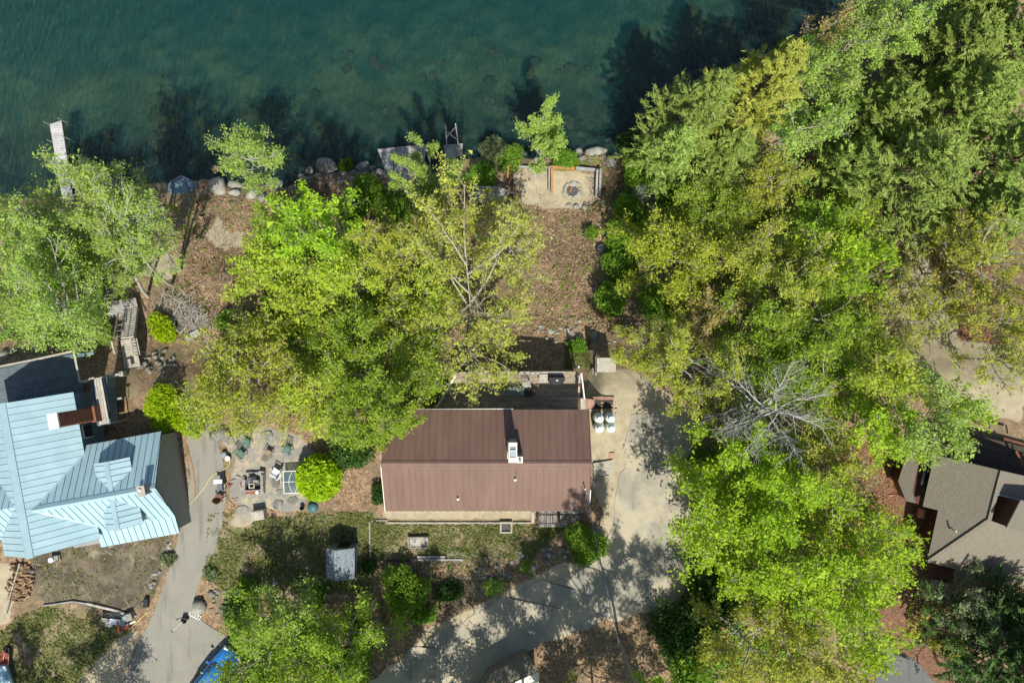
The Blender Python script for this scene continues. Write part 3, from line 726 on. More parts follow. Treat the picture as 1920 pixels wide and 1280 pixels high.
road('driveway', [(352, 800), (356, 850), (358, 900), (352, 950), (336, 1005), (320, 1060), (296, 1130), (268, 1190), (240, 1250), (215, 1330)],
     [(398, 800), (418, 850), (426, 905), (420, 970), (402, 1035), (374, 1090), (358, 1140), (392, 1172), (440, 1200), (470, 1330)], 'asphalt_drive', 0.045)
road('road', [(1186, 775), (1172, 850), (1150, 930), (1140, 1000), (1120, 1055), (1060, 1078), (960, 1112), (860, 1165), (760, 1225), (660, 1300)],
     [(1272, 775), (1285, 850), (1288, 930), (1282, 1010), (1272, 1085), (1235, 1140), (1120, 1168), (1010, 1205), (930, 1250), (850, 1320)], 'asphalt_road', 0.045, rag=0.3)
road('side_drive', [(1640, 1180), (1640, 1240), (1640, 1330)], [(1665, 1205), (1720, 1240), (1800, 1330)], 'asphalt_dark', 0.05, n=30)
# ---------------------------------------------------------------- strips of boards or roof panels cut from a flat outline
def clip(poly, axis, val, keep_greater):
    out = []; n = len(poly)
    for i in range(n):
        a, b = poly[i], poly[(i+1) % n]; da = (a[axis]-val)*(1 if keep_greater else -1); db = (b[axis]-val)*(1 if keep_greater else -1)
        if da >= 0: out.append(a)
        if (da >= 0) != (db >= 0):
            t = da/(da-db); out.append((a[0]+(b[0]-a[0])*t, a[1]+(b[1]-a[1])*t))
    return out
def strips(poly3, acr, spacing, gap, start=0.0):
    """cut a planar 3D polygon into strips side by side along direction acr"""
    p = [Vector(q) for q in poly3]; n = Vector((0, 0, 0))
    for i in range(len(p)): n += (p[i]-p[0]).cross(p[(i+1) % len(p)]-p[0])
    n.normalize()
    if n.z < 0: n = -n
    a = Vector(acr); a = (a-n*a.dot(n)).normalized(); s = n.cross(a); o = p[0]
    q = [((v-o).dot(a), (v-o).dot(s)) for v in p]
    lo, hi = min(v[0] for v in q), max(v[0] for v in q); res = []; x = lo-start
    while x < hi-0.02:
        c = clip(clip(q, 0, x+gap/2, True), 0, x+spacing-gap/2, False)
        if len(c) >= 3: res.append([o+a*u+s*w for u, w in c])
        x += spacing
    return res, n, a
def panels(parent, poly3, acr, spacing, m, gap=0.03, name='roof_panel', t=0.035, lift=0.03, rib=0.0, start=0.0):
    pl, n, a = strips(poly3, acr, spacing, gap, start); out = []
    for s in pl:
        b = MB().slab([v+n*lift for v in s], t)
        if rib:
            us = [(v-s[0]).dot(a) for v in s]; mx = max(us); e = [v for v, u in zip(s, us) if u > mx-0.012]
            if len(e) >= 2:
                ss = n.cross(a); e.sort(key=lambda v: v.dot(ss))
                if (e[-1]-e[0]).length > 0.1: b.beam(e[0]+n*(lift+rib/2-0.005)-a*0.01, e[-1]+n*(lift+rib/2-0.005)-a*0.01, 0.035, rib, up=n)
        out.append(obj(name, b, MATS[m], parent))
    return out
def boards(parent, poly2, z, acr, w, m, t=0.04, gap=0.012, name='board'):
    return panels(parent, [(p[0], p[1], z) for p in poly2], acr, w, m, gap, name, t, 0.0)
def gable_prism(b, origin, axis, across, L0, L1, prof):
    """profile (across, z) swept along axis"""
    o, ax_, ac = Vector(origin), Vector(axis), Vector(across); k = len(prof)
    v = [o+ax_*l+ac*p+Vector((0, 0, h)) for l in (L0, L1) for p, h in prof]
    f = [tuple(range(k-1, -1, -1)), tuple(range(k, 2*k))]+[(i, (i+1) % k, k+(i+1) % k, k+i) for i in range(k)]
    return b.add(v, f)
# ---------------------------------------------------------------- the brown house in the middle
X0, X1, YR, YN, YS, ZE, ZR = -8.95, 5.40, -8.30, -4.82, -11.98, 2.9, 4.6
h = thing('brown_house', (-1.8, YR, 0), 'long house under a brown standing seam metal roof in the middle', 'house')
w = MB(); gable_prism(w, (0, YR, 0), (1, 0, 0), (0, 1, 0), X0+0.35, X1-0.35, [(-3.3, -3.6), (3.1, -3.6), (3.1, 2.86), (0, 4.42), (-3.3, 2.80)])
obj('wall', w, MATS['siding_tan'], h)
rf = MB(); rf.slab([(X0, YN, ZE), (X1, YN, ZE), (X1, YR, ZR), (X0, YR, ZR)], 0.06); rf.slab([(X0, YS, ZE), (X1, YS, ZE), (X1, YR-.001, ZR), (X0, YR-.001, ZR)], 0.06)
roof = obj('roof', rf, MATS['roof_under'], h)
sp = (X1-X0)/31
panels(roof, [(X0, YN, ZE), (X1, YN, ZE), (X1, YR, ZR), (X0, YR, ZR)], (1, 0, 0), sp, 'roof_brown', 0.016, rib=0.03)
panels(roof, [(X0, YS, ZE), (X1, YS, ZE), (X1, YR-.001, ZR), (X0, YR-.001, ZR)], (1, 0, 0), sp, 'roof_brown', 0.016, rib=0.03)
b = MB(); b.slab([(X0-.03, YR+.16, ZR), (X1+.03, YR+.16, ZR), (X1+.03, YR, ZR+.085), (X0-.03, YR, ZR+.085)], .02); b.slab([(X0-.03, YR-.28, ZR-.05), (X1+.03, YR-.28, ZR-.05), (X1+.03, YR-.001, ZR+.085), (X0-.03, YR-.001, ZR+.085)], .02)
obj('ridge_cap', b, MATS['roof_brown'], roof)
for a0, a1 in ((-6.6, 0.05), (1.15, 4.2)):  # pale strips imitate the specular shine along the ridge
    obj('ridge_shine', MB().beam((a0, YR-.31, ZR-.045), (a1, YR-.31, ZR-.045), .04, .03), MATS['siding_tan'], roof)
for k in range(31):
    x = X0+sp*(k+1)-0.02; obj('rib_end', MB().box((x, YS-.02, ZE+.05), (.06, .05, .06)), MATS['trim_cream'], roof)
b = MB().beam((X0-.05, YN, ZE-.05), (0.05, YN+.05, ZE-.05), .06, .10); obj('gutter', b, MATS['white_paint'], h)
b = MB().beam((X0-.02, YN, ZE-.02), (X0-.02, YR, ZR-.02), .05, .16).beam((X0-.02, YS, ZE-.02), (X0-.02, YR, ZR-.02), .05, .16); obj('bargeboard', b, MATS['trim_cream'], h)
b = MB().beam((X1+.02, YN, ZE-.02), (X1+.02, YR, ZR-.02), .05, .16).beam((X1+.02, YS, ZE-.02), (X1+.02, YR, ZR-.02), .05, .16); obj('bargeboard', b, MATS['siding_brown'], h)
# chimney chase with cap, flue and step
ch = obj('chimney', MB().box((0.055, -7.34, 4.7), (0.53, 1.28, 2.5)), MATS['siding_grey'], h)
b = MB()
for c, d in (((0.055, -6.80, 6.0), (.57, .24, .10)), ((0.055, -7.84, 6.0), (.57, .36, .10)), ((-0.19, -7.29, 6.0), (.08, .74, .10)), ((0.30, -7.29, 6.0), (.08, .74, .10))): b.box(c, d)
obj('chimney_cap', b, MATS['trim_cream'], ch)
obj('spark_screen', MB().box((0.055, -7.38, 5.97), (.40, .44, .16)), MATS['metal_grey'], ch)
st = obj('chimney_step', MB().box((0.515, -7.83, 4.9), (.385, .38, 2.1)), MATS['siding_grey'], h)
obj('step_cap', MB().box((0.515, -7.83, 5.97), (.40, .42, .06)), MATS['trim_cream'], st)
obj('flue', MB().cyl((.53, -7.86, 5.99), (.53, -7.86, 6.2), .085, n=14), MATS['trim_cream'], st); obj('flue_mouth', MB().cyl((.53, -7.86, 6.19), (.53, -7.86, 6.215), .062, n=12), MATS['black'], st)
obj('flashing_rail', MB().beam((-.30, -6.75, 4.75), (-.30, -7.95, 5.05), .05, .08), MATS['white_paint'], ch)
def on_south(px, py):
    y = -9.5
    for _ in range(6):
        z = ZR+(y-YR)*(ZR-ZE)/(YR-YS); x, y, _z = P(px, py, z)
    return x, y, z
for px, py in ((966, 898), (859, 934)):
    x, y, z = on_south(px, py); v = obj('vent_pipe', MB().cyl((x, y, z), (x, y, z+.38), .065, n=12), MATS['white_plastic'], roof)
    obj('vent_boot', MB().lathe((x, y, z-.02), [(.13, 0), (.12, .06), (.07, .12)], 12), MATS['trim_cream'], roof)
x, y, z = on_south(1096, 912); mx, my, mz = x, y, z; mast = obj('service_mast', MB().cyl((x, y, z), (x-.03, y, z+.75), .035, n=8), MATS['galv'], roof)
obj('weather_head', MB().lathe((x-.03, y, z+.7), [(.05, 0), (.07, .08), (.03, .14)], 10), MATS['white_paint'], roof)
obj('corner_trim', MB().beam((X1+.06, -10.3, 3.75), (X1+.06, -11.3, 3.28), .06, .05), MATS['white_paint'], h)
for x in (-6, -2.4, 2.2):
    wdw = obj('window', MB().box((x, YR-3.31, 1.5), (1.2, .06, 1.1)), MATS['window_dark'], h); obj('window_frame', MB().box((x, YR-3.33, 2.08), (1.34, .08, .08)).box((x, YR-3.33, .92), (1.34, .08, .08)), MATS['white_paint'], wdw)
# overhead service wire
wp = [(mx-.03, my, mz+.8)]
e = P(1182, 1300, 6.3); n = 24
pts = [tuple(Vector(wp[0]).lerp(Vector(e), t)-Vector((0, 0, 1.6*4*t*(1-t)*0.35)) for t in [i/n])[0] for i in range(n+1)]
tag(obj('service_wire', MB().tube(pts, .022, 5), MATS['galv']), 'overhead service wire running from the brown roof across the sandy road', 'wire')
# deck behind the brown house
zd = 0.25
dk = [P(816, 770, zd)[:2], P(860, 697, zd)[:2], P(1084, 696, zd)[:2], P(1084, 772, zd)[:2]]
d = thing('wooden_deck', (2, -3.4, -2.5), 'weathered board deck behind the brown house holding a covered grill', 'deck')
boards(d, dk, zd, (0, 1, 0), 0.155, 'wood_deck')
for px, py in ((862, 699), (935, 699), (1010, 699), (1080, 699), (1080, 740), (835, 740)):
    x, y, _ = P(px, py, zd); g = float(T(x, y)); obj('post', MB().box((x, y, (g+zd-.2)/2-.05), (.14, .14, zd-.04-g+.1)), MATS['wood_dark'], d)
a, c = P(866, 701, 0), P(1082, 701, 0); obj('rim_joist', MB().beam((a[0], a[1]+.03, .10), (c[0], c[1]+.03, .10), .05, .2), MATS['wood_redbrown'], d)
a, c = P(818, 767, .3), P(858, 700, .3); obj('edge_trim', MB().beam((a[0]-.06, a[1], .27), (c[0]-.06, c[1], .27), .16, .05), MATS['trim_cream'], d)
# bench along the north edge and railing on the east
b = MB(); a, c = P(930, 699, .7), P(1058, 699, .7); b.beam(a, c, .22, .05); obj('bench_rail', b, MATS['wood_pale'], d)
for px in (932, 955, 1000, 1026, 1056):
    p = P(px, 699, .45); obj('bench_leg', MB().box((p[0], p[1], .47), (.09, .09, .42)), MATS['wood_redbrown'], d)
a, c = P(1087, 703, 1.2), P(1085, 744, 1.2); obj('handrail', MB().beam(a, c, .14, .05), MATS['wood_pale'], d)
for py in (704, 722, 743):
    p = P(1086, py, .7); obj('rail_post', MB().box((p[0], p[1], .72), (.10, .10, .92)), MATS['wood_redbrown'], d)
p = P(1086, 722, 1.25); obj('post_cap', MB().box((p[0], p[1], 1.26), (.2, .2, .06)), MATS['wood_redbrown'], d)
a, c = P(1090, 699, 1.3), P(1096, 748, 0.9); obj('grab_pole', MB().cyl(a, c, .06, n=8), MATS['white_paint'], d)
p = P(1085, 688, 1.0); obj('corner_post', MB().box((p[0], p[1], 0.2), (.12, .12, 1.8)), MATS['white_paint'], d)
# furniture on the deck
c0 = P(1043, 712, .8); g = thing('covered_grill', (c0[0], c0[1], zd), 'grill under a black fitted cover on the weathered deck', 'grill')
cv = MB(); pr = [(-.62, .26), (.62, .26), (.62, -.05), (.42, -.30), (0, -.42), (-.42, -.30), (-.62, -.05)]
vs = [(c0[0]+x*(1 if k < 2 else .86), c0[1]+y*(1 if k < 2 else .75), zd+zz) for k, zz in enumerate((0.02, .72, 1.02)) for x, y in pr]
n = len(pr); cv.add(vs, [(j*n+i, j*n+(i+1) % n, (j+1)*n+(i+1) % n, (j+1)*n+i) for j in range(2) for i in range(n)]+[tuple(range(2*n, 3*n)), tuple(range(n-1, -1, -1))]); cv.f = [q[::-1] for q in cv.f]
obj('fitted_cover', cv, MATS['black_cloth'], g); obj('white_tag', MB().box((c0[0]+.03, c0[1]-.02, zd+1.035), (.16, .07, .02)), MATS['white_paint'], g)
for sx in (-.5, .5): obj('wheel', MB().cyl((c0[0]+sx-.04, c0[1]+.2, zd+.08), (c0[0]+sx+.04, c0[1]+.2, zd+.08), .08, n=10), MATS['rubber'], g)
def table(name, c, sx, sy, hgt, label, top='wood_pale', leg='wood_grey', rz=0.0, z=None, frame=None):
    z = z if z is not None else float(T(c[0], c[1])); t = thing(name, (c[0], c[1], z), label, 'table')
    tp = obj('table_top', MB().box((c[0], c[1], z+hgt), (sx, sy, .05), rz), MATS[top], t)
    ca, sa = math.cos(rz), math.sin(rz)
    for i in (-1, 1):
        for j in (-1, 1):
            x, y = i*(sx/2-.07), j*(sy/2-.07); obj('leg', MB().box((c[0]+x*ca-y*sa, c[1]+x*sa+y*ca, z+hgt/2), (.06, .06, hgt), rz), MATS[leg], t)
    if frame:
        for i in (-1, 1):
            for q in ((i*(sx/2), 0, .05, sy), (0, i*(sy/2), sx+.05, .05)):
                x, y = q[0], q[1]; obj('frame_bar', MB().box((c[0]+x*ca-y*sa, c[1]+x*sa+y*ca, z+hgt+.02), (q[2], q[3], .06), rz), MATS[frame], t)
    return t
p = P(1019, 709, .8); table('side_table', p, .62, .60, .55, 'pale wooden side table beside the covered grill', z=zd)
p = P(967, 734, .9); table('glass_table', p, 1.25, .55, .70, 'small glass table on the shaded deck under hanging twigs', top='table_glass', leg='metal_grey', z=zd)
def chair(name, c, rz, label, m, z=None, s=1.0, slat=0, leg=None, tilt=0.25):
    z = z if z is not None else float(T(c[0], c[1])); t = thing(name, (c[0], c[1], z), label, 'chair'); leg = leg or m
    Mz = Matrix.Rotation(rz, 3, 'Z'); W = lambda x, y, zz: tuple(Vector((c[0], c[1], z))+Mz @ Vector((x*s, y*s, zz*s)))
    obj('seat', MB().add([W(i*.23, j*.23, k) for k in (.40, .44) for i, j in ((-1, -1), (1, -1), (1, 1), (-1, 1))], [(3, 2, 1, 0), (4, 5, 6, 7), (0, 1, 5, 4), (1, 2, 6, 5), (2, 3, 7, 6), (3, 0, 4, 7)]), MATS[m], t)
    b = MB()
    if slat:
        for i in range(slat):
            x = -.2+.4*i/(slat-1); b.beam(W(x, .23, .44), W(x, .23+tilt, .92), .05*s, .025*s)
        b.beam(W(-.23, .23+tilt, .92), W(.23, .23+tilt, .92), .05*s, .05*s)
    else:
        n = 8; vs = []
        for zz, yy in ((.44, .22), (.92, .22+tilt)):
            for i in range(n+1):
                th = math.pi*i/n; vs.append(W(-.25*math.cos(th), yy-.10+.12*math.sin(th), zz))
        k = n+1; b.add(vs, [(i, i+1, k+i+1, k+i) for i in range(n)])
        b2 = MB(); 
        for i in range(n): b2.beam(vs[k+i], vs[k+i+1], .06*s, .05*s)
        obj('back_rim', b2, MATS[m], t)
    obj('backrest', b, MATS[m], t)
    for i in (-1, 1):
        obj('armrest', MB().beam(W(i*.27, -.24, .62), W(i*.27, .26, .66), .06*s, .03*s), MATS[m], t)
        for j in (-1, 1): obj('leg', MB().beam(W(i*.25, j*.23, 0), W(i*.24, j*.2, .62 if j < 0 else .44), .045*s, .045*s, up=(0, 1, 0)), MATS[leg], t)
    return t
p = P(987, 722, .7); chair('deck_chair', p, 0.3, 'wooden chair pulled up to the small glass deck table', 'wood_grey', z=zd, slat=5)
p = P(990, 737, .7); chair('deck_chair', p, -1.4, 'second wooden deck chair, in the shade nearest the brown roof', 'wood_dark', z=zd, slat=5)
# ---------------------------------------------------------------- the pale blue house on the left
ang = math.radians(10.4); U = Vector((math.cos(ang), math.sin(ang), 0)); V = Vector((-math.sin(ang), math.cos(ang), 0)); O = Vector(P(53, 1046, 5.4)); O.z = 0
def L(u, v, z): return O+U*u+V*v+Vector((0, 0, z))
bh = thing('blue_house', L(0, 5, 0), 'house with pale blue standing seam metal roofs and two dormers', 'house')
w = MB(); gable_prism(w, O, V, U, 0.3, 10.4, [(-3.2, -3), (3.2, -3), (3.2, 3.0), (0, 5.25), (-3.2, 3.0)]); obj('wall', w, MATS['siding_blue'], bh)
w = MB(); gable_prism(w, O, U, V, 1.0, 8.6, [(-.45, -1), (6.35, -1), (6.35, 2.68), (3.07, 4.88), (0.6, 2.58), (-.45, 2.25)]); w.f = [q[::-1] for q in w.f]; obj('wall', w, MATS['siding_grey'], bh, label='plain grey gable end wall beside the driveway')
def roof_plane(parent, poly, acr, spacing=0.46, start=0.0, gap=0.034):
    poly = [L(*p) for p in poly]
    r = obj('roof', MB().slab(poly, .08), MATS['roof_blueunder'], parent)
    panels(r, poly, acr, spacing, 'roof_blue', gap, rib=0.035, start=start); return r
zr = lambda u: 5.4-.706*abs(u)
re = roof_plane(bh, [(0, 0, 5.4), (3.42, 0, zr(3.42)), (3.42, 10.5, zr(3.42)), (0, 10.5, 5.4)], V)
rw = roof_plane(bh, [(0, 0, 5.4), (-3.42, 0, zr(3.42)), (-3.42, 10.5, zr(3.42)), (0, 10.5, 5.4)], V)
b = MB(); b.slab([L(0, -.04, 5.52), L(.28, -.04, 5.30), L(.28, 10.54, 5.30), L(0, 10.54, 5.52)], .03); b.slab([L(-.001, -.04, 5.52), L(-.28, -.04, 5.30), L(-.28, 10.54, 5.30), L(-.001, 10.54, 5.52)], .03); obj('ridge_cap', b, MATS['roof_blue'], re)
wn_ = lambda v: 5.0-.672*(v-3.07)
n_ = roof_plane(bh, [(.57, 3.07, 5.0), (9.0, 3.07, 5.0), (8.85, 6.64, wn_(6.64)), (3.38, 6.64, wn_(6.64)), (3.38, 6.05, wn_(6.05))], U)
s_ = roof_plane(bh, [(.57, 3.069, 5.0), (9.0, 3.069, 5.0), (8.75, .60, 2.70), (3.38, .60, 2.70), (3.38, .92, 3.0)], U)
roof_plane(bh, [(3.1, .62, 2.70), (8.75, .62, 2.70), (8.65, -.74, 2.3), (2.95, -.74, 2.3)], U)
b = MB(); b.slab([L(.5, 3.07, 5.12), L(9.02, 3.07, 5.12), L(9.02, 3.3, 4.92), L(.5, 3.3, 4.92)], .03); b.slab([L(.5, 3.069, 5.12), L(9.02, 3.069, 5.12), L(9.02, 2.86, 4.87), L(.5, 2.86, 4.87)], .03); obj('ridge_cap', b, MATS['roof_blue'], n_)
for (a0, a1), (c0_, c1_) in (((0.57, 3.07), (3.4, 6.05)), ((0.57, 3.07), (3.4, .92))):
    obj('valley_flashing', MB().beam(L(a0, a1, 5.05), L(c0_, c1_, 3.05), .22, .03), MATS['roof_blue'], n_)
def dormer(u, vin, vout, hw, zt, ze, nm):
    sgn = 1 if vout > vin else -1
    d_ = obj('dormer', (lambda w_: gable_prism(w_, O, V*sgn, U, sgn*vin, sgn*vout-.12, [(u-hw+.12, ze-1.2), (u+hw-.12, ze-1.2), (u+hw-.12, ze-.02), (u, zt-.06), (u-hw+.12, ze-.02)]))(MB()), MATS['siding_grey'], bh)
    k = 0.9*sgn
    for s in (-1, 1):
        poly = [L(u, vin, zt), L(u, vout, zt), L(u+s*hw, vout, ze), L(u+s*hw, vin+k, ze)]
        if s > 0: poly = poly[::-1]
        sl = obj('dormer_roof', MB().slab(poly, .06), MATS['roof_blueunder'], d_)
        pl, nn_, aa_ = strips(poly, V, .40, .045)
        for q in pl: obj('roof_panel', MB().slab([x+nn_*.03 for x in q], .035), MATS['roof_blue'], d_)
    b = MB()
    for s in (-1, 1):
        q = [L(u, vin, zt+.10), L(u, vout+.03*sgn, zt+.10), L(u+s*.16, vout+.03*sgn, zt-.02), L(u+s*.16, vin, zt-.02)]
        b.slab(q, .03)
    obj('ridge_cap', b, MATS['roof_blue'], d_)
    obj('window', MB().box(L(u, vout-.10*sgn, ze-.35), (1.1, .06, .6), ang), MATS['window_dark'], d_)
dormer(5.88, 3.15, 5.35, 1.25, 4.78, 4.05, 'n'); dormer(5.80, 3.0, 0.66, 1.28, 4.72, 3.85, 's')
# west wing, mostly out of frame
roof_plane(bh, [(-.57, 3.5, 5.0), (-7, 3.5, 5.0), (-7, 6.6, 3.0), (-3.4, 6.6, 3.0), (-3.4, 6.5, 3.06)], U); roof_plane(bh, [(-.57, 3.499, 5.0), (-7, 3.499, 5.0), (-7, 1.2, 2.95), (-3.4, 1.2, 2.95), (-3.4, 1.3, 3.04)], U)
w = MB(); gable_prism(w, O, U, V, -6.8, -1.0, [(1.5, -1), (6.3, -1), (6.3, 3.05), (3.5, 4.85), (1.5, 3.0)]); w.f = [q[::-1] for q in w.f]; obj('wall', w, MATS['siding_grey'], bh)
# masonry chimney on the wing ridge
c = L(8.45, 3.1, 0); k = obj('ridge_chimney', MB().box((c.x, c.y, 5.0), (.46, .62, 1.5), ang), MATS['block_grey'], bh); obj('chimney_pot', MB().lathe((c.x-.05, c.y+.08, 5.76), [(.10, 0), (.10, .12), (.07, .14)], 12), MATS['trim_cream'], k)
obj('crown_slab', MB().box((c.x, c.y, 5.76), (.54, .70, .05), ang), MATS['concrete'], k)
c = L(8.05, 3.2, 0); v_ = obj('round_vent', MB().cyl((c.x, c.y, 4.7), (c.x, c.y, 5.3), .10, n=12), MATS['white_paint'], n_)
# tall brick chimney: courses of bricks on a core
c = L(4.32, 8.72, 0); ck = obj('brick_chimney', MB().box((c.x, c.y, 4.3), (.50, .86, 5.0), ang), MATS['roof_under'], bh)
bm = MB().box((0, 0, 0), (.245, .07, .092)); bme = bpy.data.meshes.new('brick'); bme.from_pydata(bm.v, [], bm.f); bme.materials.append(MATS['brick'])
cnt = 0
for row in range(36):
    z = 6.62-row*.115
    if cnt > 270: break
    for i in range(4):       # long faces east and west
        for sgn in (1,):
            off = (-.375+.25*i)+(.06 if row % 2 else -.06)
            p = c+U*(sgn*.255)+V*off*0.86; o = link_mesh('brick', bme, ck); o.location = (p.x, p.y, z); o.rotation_euler = (0, 0, ang+math.pi/2); cnt += 1
    for i in range(2):
        for sgn in (1, -1):
            p = c+V*(sgn*.44)+U*(-.125+.25*i); o = link_mesh('brick', bme, ck); o.location = (p.x, p.y, z); o.rotation_euler = (0, 0, ang); cnt += 1
obj('chimney_cap', MB().box((c.x, c.y, 6.84), (.66, 1.02, .16), ang), MATS['trim_cream'], ck)
obj('chimney_base', MB().box(L(4.62, 8.72, 2.5), (.30, 1.15, 1.3), ang), MATS['brick'], ck)
obj('porch_base', MB().prism([P(*q, 1.9)[:2] for q in ((170, 711), (200, 707), (207, 794), (182, 798))], 0.9, 1.9), mat('siding_slate', (0.075, 0.115, 0.14), (0.06, 0.09, 0.11), .7, 2), bh)
# window on the north-east wall
obj('window', MB().box(L(3.23, 7.6, 1.9), (.06, .8, 1.0), ang), MATS['window_dark'], bh)
obj('window_frame', MB().box(L(3.25, 7.6, 2.45), (.08, .95, .08), ang).box(L(3.25, 7.15, 1.9), (.08, .08, 1.1), ang), MATS['white_paint'], bh)
# deck north of the blue house
zd2 = 0.0; dp = [P(-30, 697, zd2)[:2], P(141, 662, zd2)[:2], P(160, 745, zd2)[:2], P(-30, 775, zd2)[:2]]
d2 = thing('house_deck', (*P(80, 705, -2)[:2], -2.5), 'shaded grey-green board deck on the lake side of the blue house', 'deck')
boards(d2, dp, zd2, V, .20, 'wood_teal', gap=.02)
for px, py in ((5, 692), (70, 678), (138, 664), (156, 738)):
    x, y, _ = P(px, py, 0); g_ = float(T(x, y)); obj('post', MB().box((x, y, g_/2-.04), (.15, .15, abs(g_)+.02)), MATS['wood_grey'], d2)
rail = [P(-25, 692, .95), P(70, 673, .95), P(138, 658, .95), P(150, 716, .95)]
for a, b_ in zip(rail[:-1], rail[1:]): obj('handrail', MB().beam(a, b_, .14, .05), MATS['wood_pale'], d2)
for a in rail: obj('rail_post', MB().box((a[0], a[1], .48), (.11, .11, .92), ang), MATS['white_paint'], d2)
for a, b_ in zip(rail[:-1], rail[1:]):
    k = int((Vector(b_)-Vector(a)).length/.16)
    for i in range(1, k):
        p = Vector(a).lerp(Vector(b_), i/k); obj('baluster', MB().box((p.x, p.y, .48), (.035, .035, .88), ang), MATS['wood_grey'], d2)
# planked canopy beside the brick chimney
zc_ = 2.45; cp = [P(176, 709, zc_)[:2], P(190, 707, zc_)[:2], P(205, 793, zc_)[:2], P(186, 797, zc_)[:2]]
cn = thing('plank_canopy', (*P(190, 750, 0)[:2], -1.0), 'narrow roof of weathered lengthwise planks beside the brick chimney', 'canopy')
boards(cn, cp, zc_, U, .19, 'wood_pale', gap=.02)
for p in cp: obj('post', MB().box((p[0], p[1], .6), (.10, .10, 3.7), ang), MATS['wood_grey'], cn)
a, b_ = P(150, 716, 1.0), P(176, 708, 1.0); obj('side_rail', MB().beam(a, b_, .12, .05), MATS['wood_pale'], cn)
a, b_ = P(186, 708, .8), P(226, 701, .8); obj('side_rail', MB().beam(a, b_, .16, .05), MATS['wood_grey'], cn)
obj('rail_end', MB().box((b_[0], b_[1], .5), (.30, .34, .5), ang), MATS['wood_pale'], cn)
for i in range(7):
    p = Vector(a).lerp(Vector(b_), (i+.5)/7); obj('baluster', MB().box((p.x, p.y-.05, .25), (.05, .05, 1.1), ang), MATS['wood_grey'], cn)
a, b_ = P(196, 752, .9), P(228, 746, .9); obj('side_rail', MB().beam(a, b_, .14, .05), MATS['wood_grey'], cn)
for i in range(6):
    p = Vector(a).lerp(Vector(b_), (i+.5)/6); obj('baluster', MB().box((p.x, p.y-.05, .25), (.05, .05, 1.1), ang), MATS['wood_pale'], cn)
a, b_ = P(142, 667, -.2), P(176, 662, -.6); tag(obj('blue_beam', MB().beam(a, b_, .22, .16), MATS['siding_blue']), 'short blue painted beam sticking out from the deck corner', 'beam')
# ---------------------------------------------------------------- stairs to the lake
st = thing('lake_stairs', G(240, 650), 'grey wooden stairs with railing leading down from the blue house towards the lake', 'stairs')
zt = -1.1
def px_poly(pts, z): return [P(a, b_, z)[:2] for a, b_ in pts]
boards(st, px_poly([(226, 638), (253, 634), (263, 686), (233, 691)], zt), zt, (-0.18, 1, 0), .17, 'wood_pale', gap=.02, name='walkway_board')
n = 14
for i in range(n):
    t = i/(n-1); z = zt-.12-t*1.9; a = P(227+(236-227)*t, 634-(634-585)*t, z); b_ = P(251+(258-251)*t, 631-(631-578)*t, z)
    obj('tread', MB().beam(a, b_, .17, .04), MATS['wood_pale'], st)
for s0, s1 in (((226, 636), (235, 583)), ((252, 633), (259, 577))):
    obj('stringer', MB().beam(P(*s0, zt-.2), P(*s1, zt-2.1), .06, .22), MATS['wood_grey'], st)
zl = zt-2.15
boards(st, px_poly([(194, 566), (254, 558), (259, 577), (236, 584), (238, 590), (202, 599)], zl), zl, (-0.1, 1, 0), .18, 'wood_grey', gap=.02, name='landing_board')
n = 20
for i in range(n):
    t = i/(n-1); z = zl-.12-t*2.6; a = P(196-14*t, 560-118*t, z); b_ = P(216-12*t, 557-118*t, z); obj('tread', MB().beam(a, b_, .17, .04), MATS['wood_grey'], st)
for s0, s1 in (((195, 562), (181, 440)), ((217, 558), (205, 438))): obj('stringer', MB().beam(P(*s0, zl-.2), P(*s1, zl-2.8), .06, .22), MATS['wood_grey'], st)
a, b_ = P(239, 632, zt+.9), P(247, 580, zl+.95); obj('handrail', MB().beam(a, b_, .08, .05), MATS['wood_grey'], st)
a, b_ = P(213, 634, zt+.9), P(222, 586, zl+.95); obj('handrail', MB().beam(a, b_, .10, .05), MATS['wood_grey'], st)
for i in range(5):
    t = i/4; z = zt-2*t; p = P(216+9*t, 632-45*t, z+.4); q = P(226+8*t, 630-44*t, z+.1); obj('baluster', MB().beam(p, q, .05, .05), MATS['wood_grey'], st)
a, b_ = P(244, 633, zt+.95), P(250, 668, zt+.95); obj('handrail', MB().beam(a, b_, .10, .05), MATS['wood_pale'], st)
for i in range(6):
    p = Vector(P(251, 637, zt+.45)).lerp(Vector(P(260, 665, zt+.45)), i/5); obj('baluster', MB().box((p.x, p.y, zt+.45), (.06, .06, .9)), MATS['wood_pale'], st)
a, b_ = P(256, 634, zt+.4), P(262, 664, zt+.4); obj('lower_rail', MB().beam(a, b_, .08, .05), MATS['wood_grey'], st)
a, b_ = P(209, 640, zt+.95), P(217, 670, zt+.95); obj('handrail', MB().beam(a, b_, .12, .05), MATS['wood_pale'], st)
for i in range(4):
    p = Vector(P(213, 640, zt+.4)).lerp(Vector(P(221, 667, zt+.4)), i/3); obj('baluster', MB().box((p.x, p.y, zt+.4), (.06, .06, 1.1)), MATS['wood_pale'], st)
for px, py, z in ((228, 640, zt), (256, 684, zt), (236, 586, zl), (256, 578, zl), (200, 596, zl), (198, 566, zl), (184, 445, zl-2.8), (204, 443, zl-2.8)):
    x, y, _ = P(px, py, z-.1); g_ = float(T(x, y))
    if g_ < z-.15: obj('post', MB().box((x, y, (g_+z)/2-.08), (.10, .10, z-g_)), MATS['wood_grey'], st)
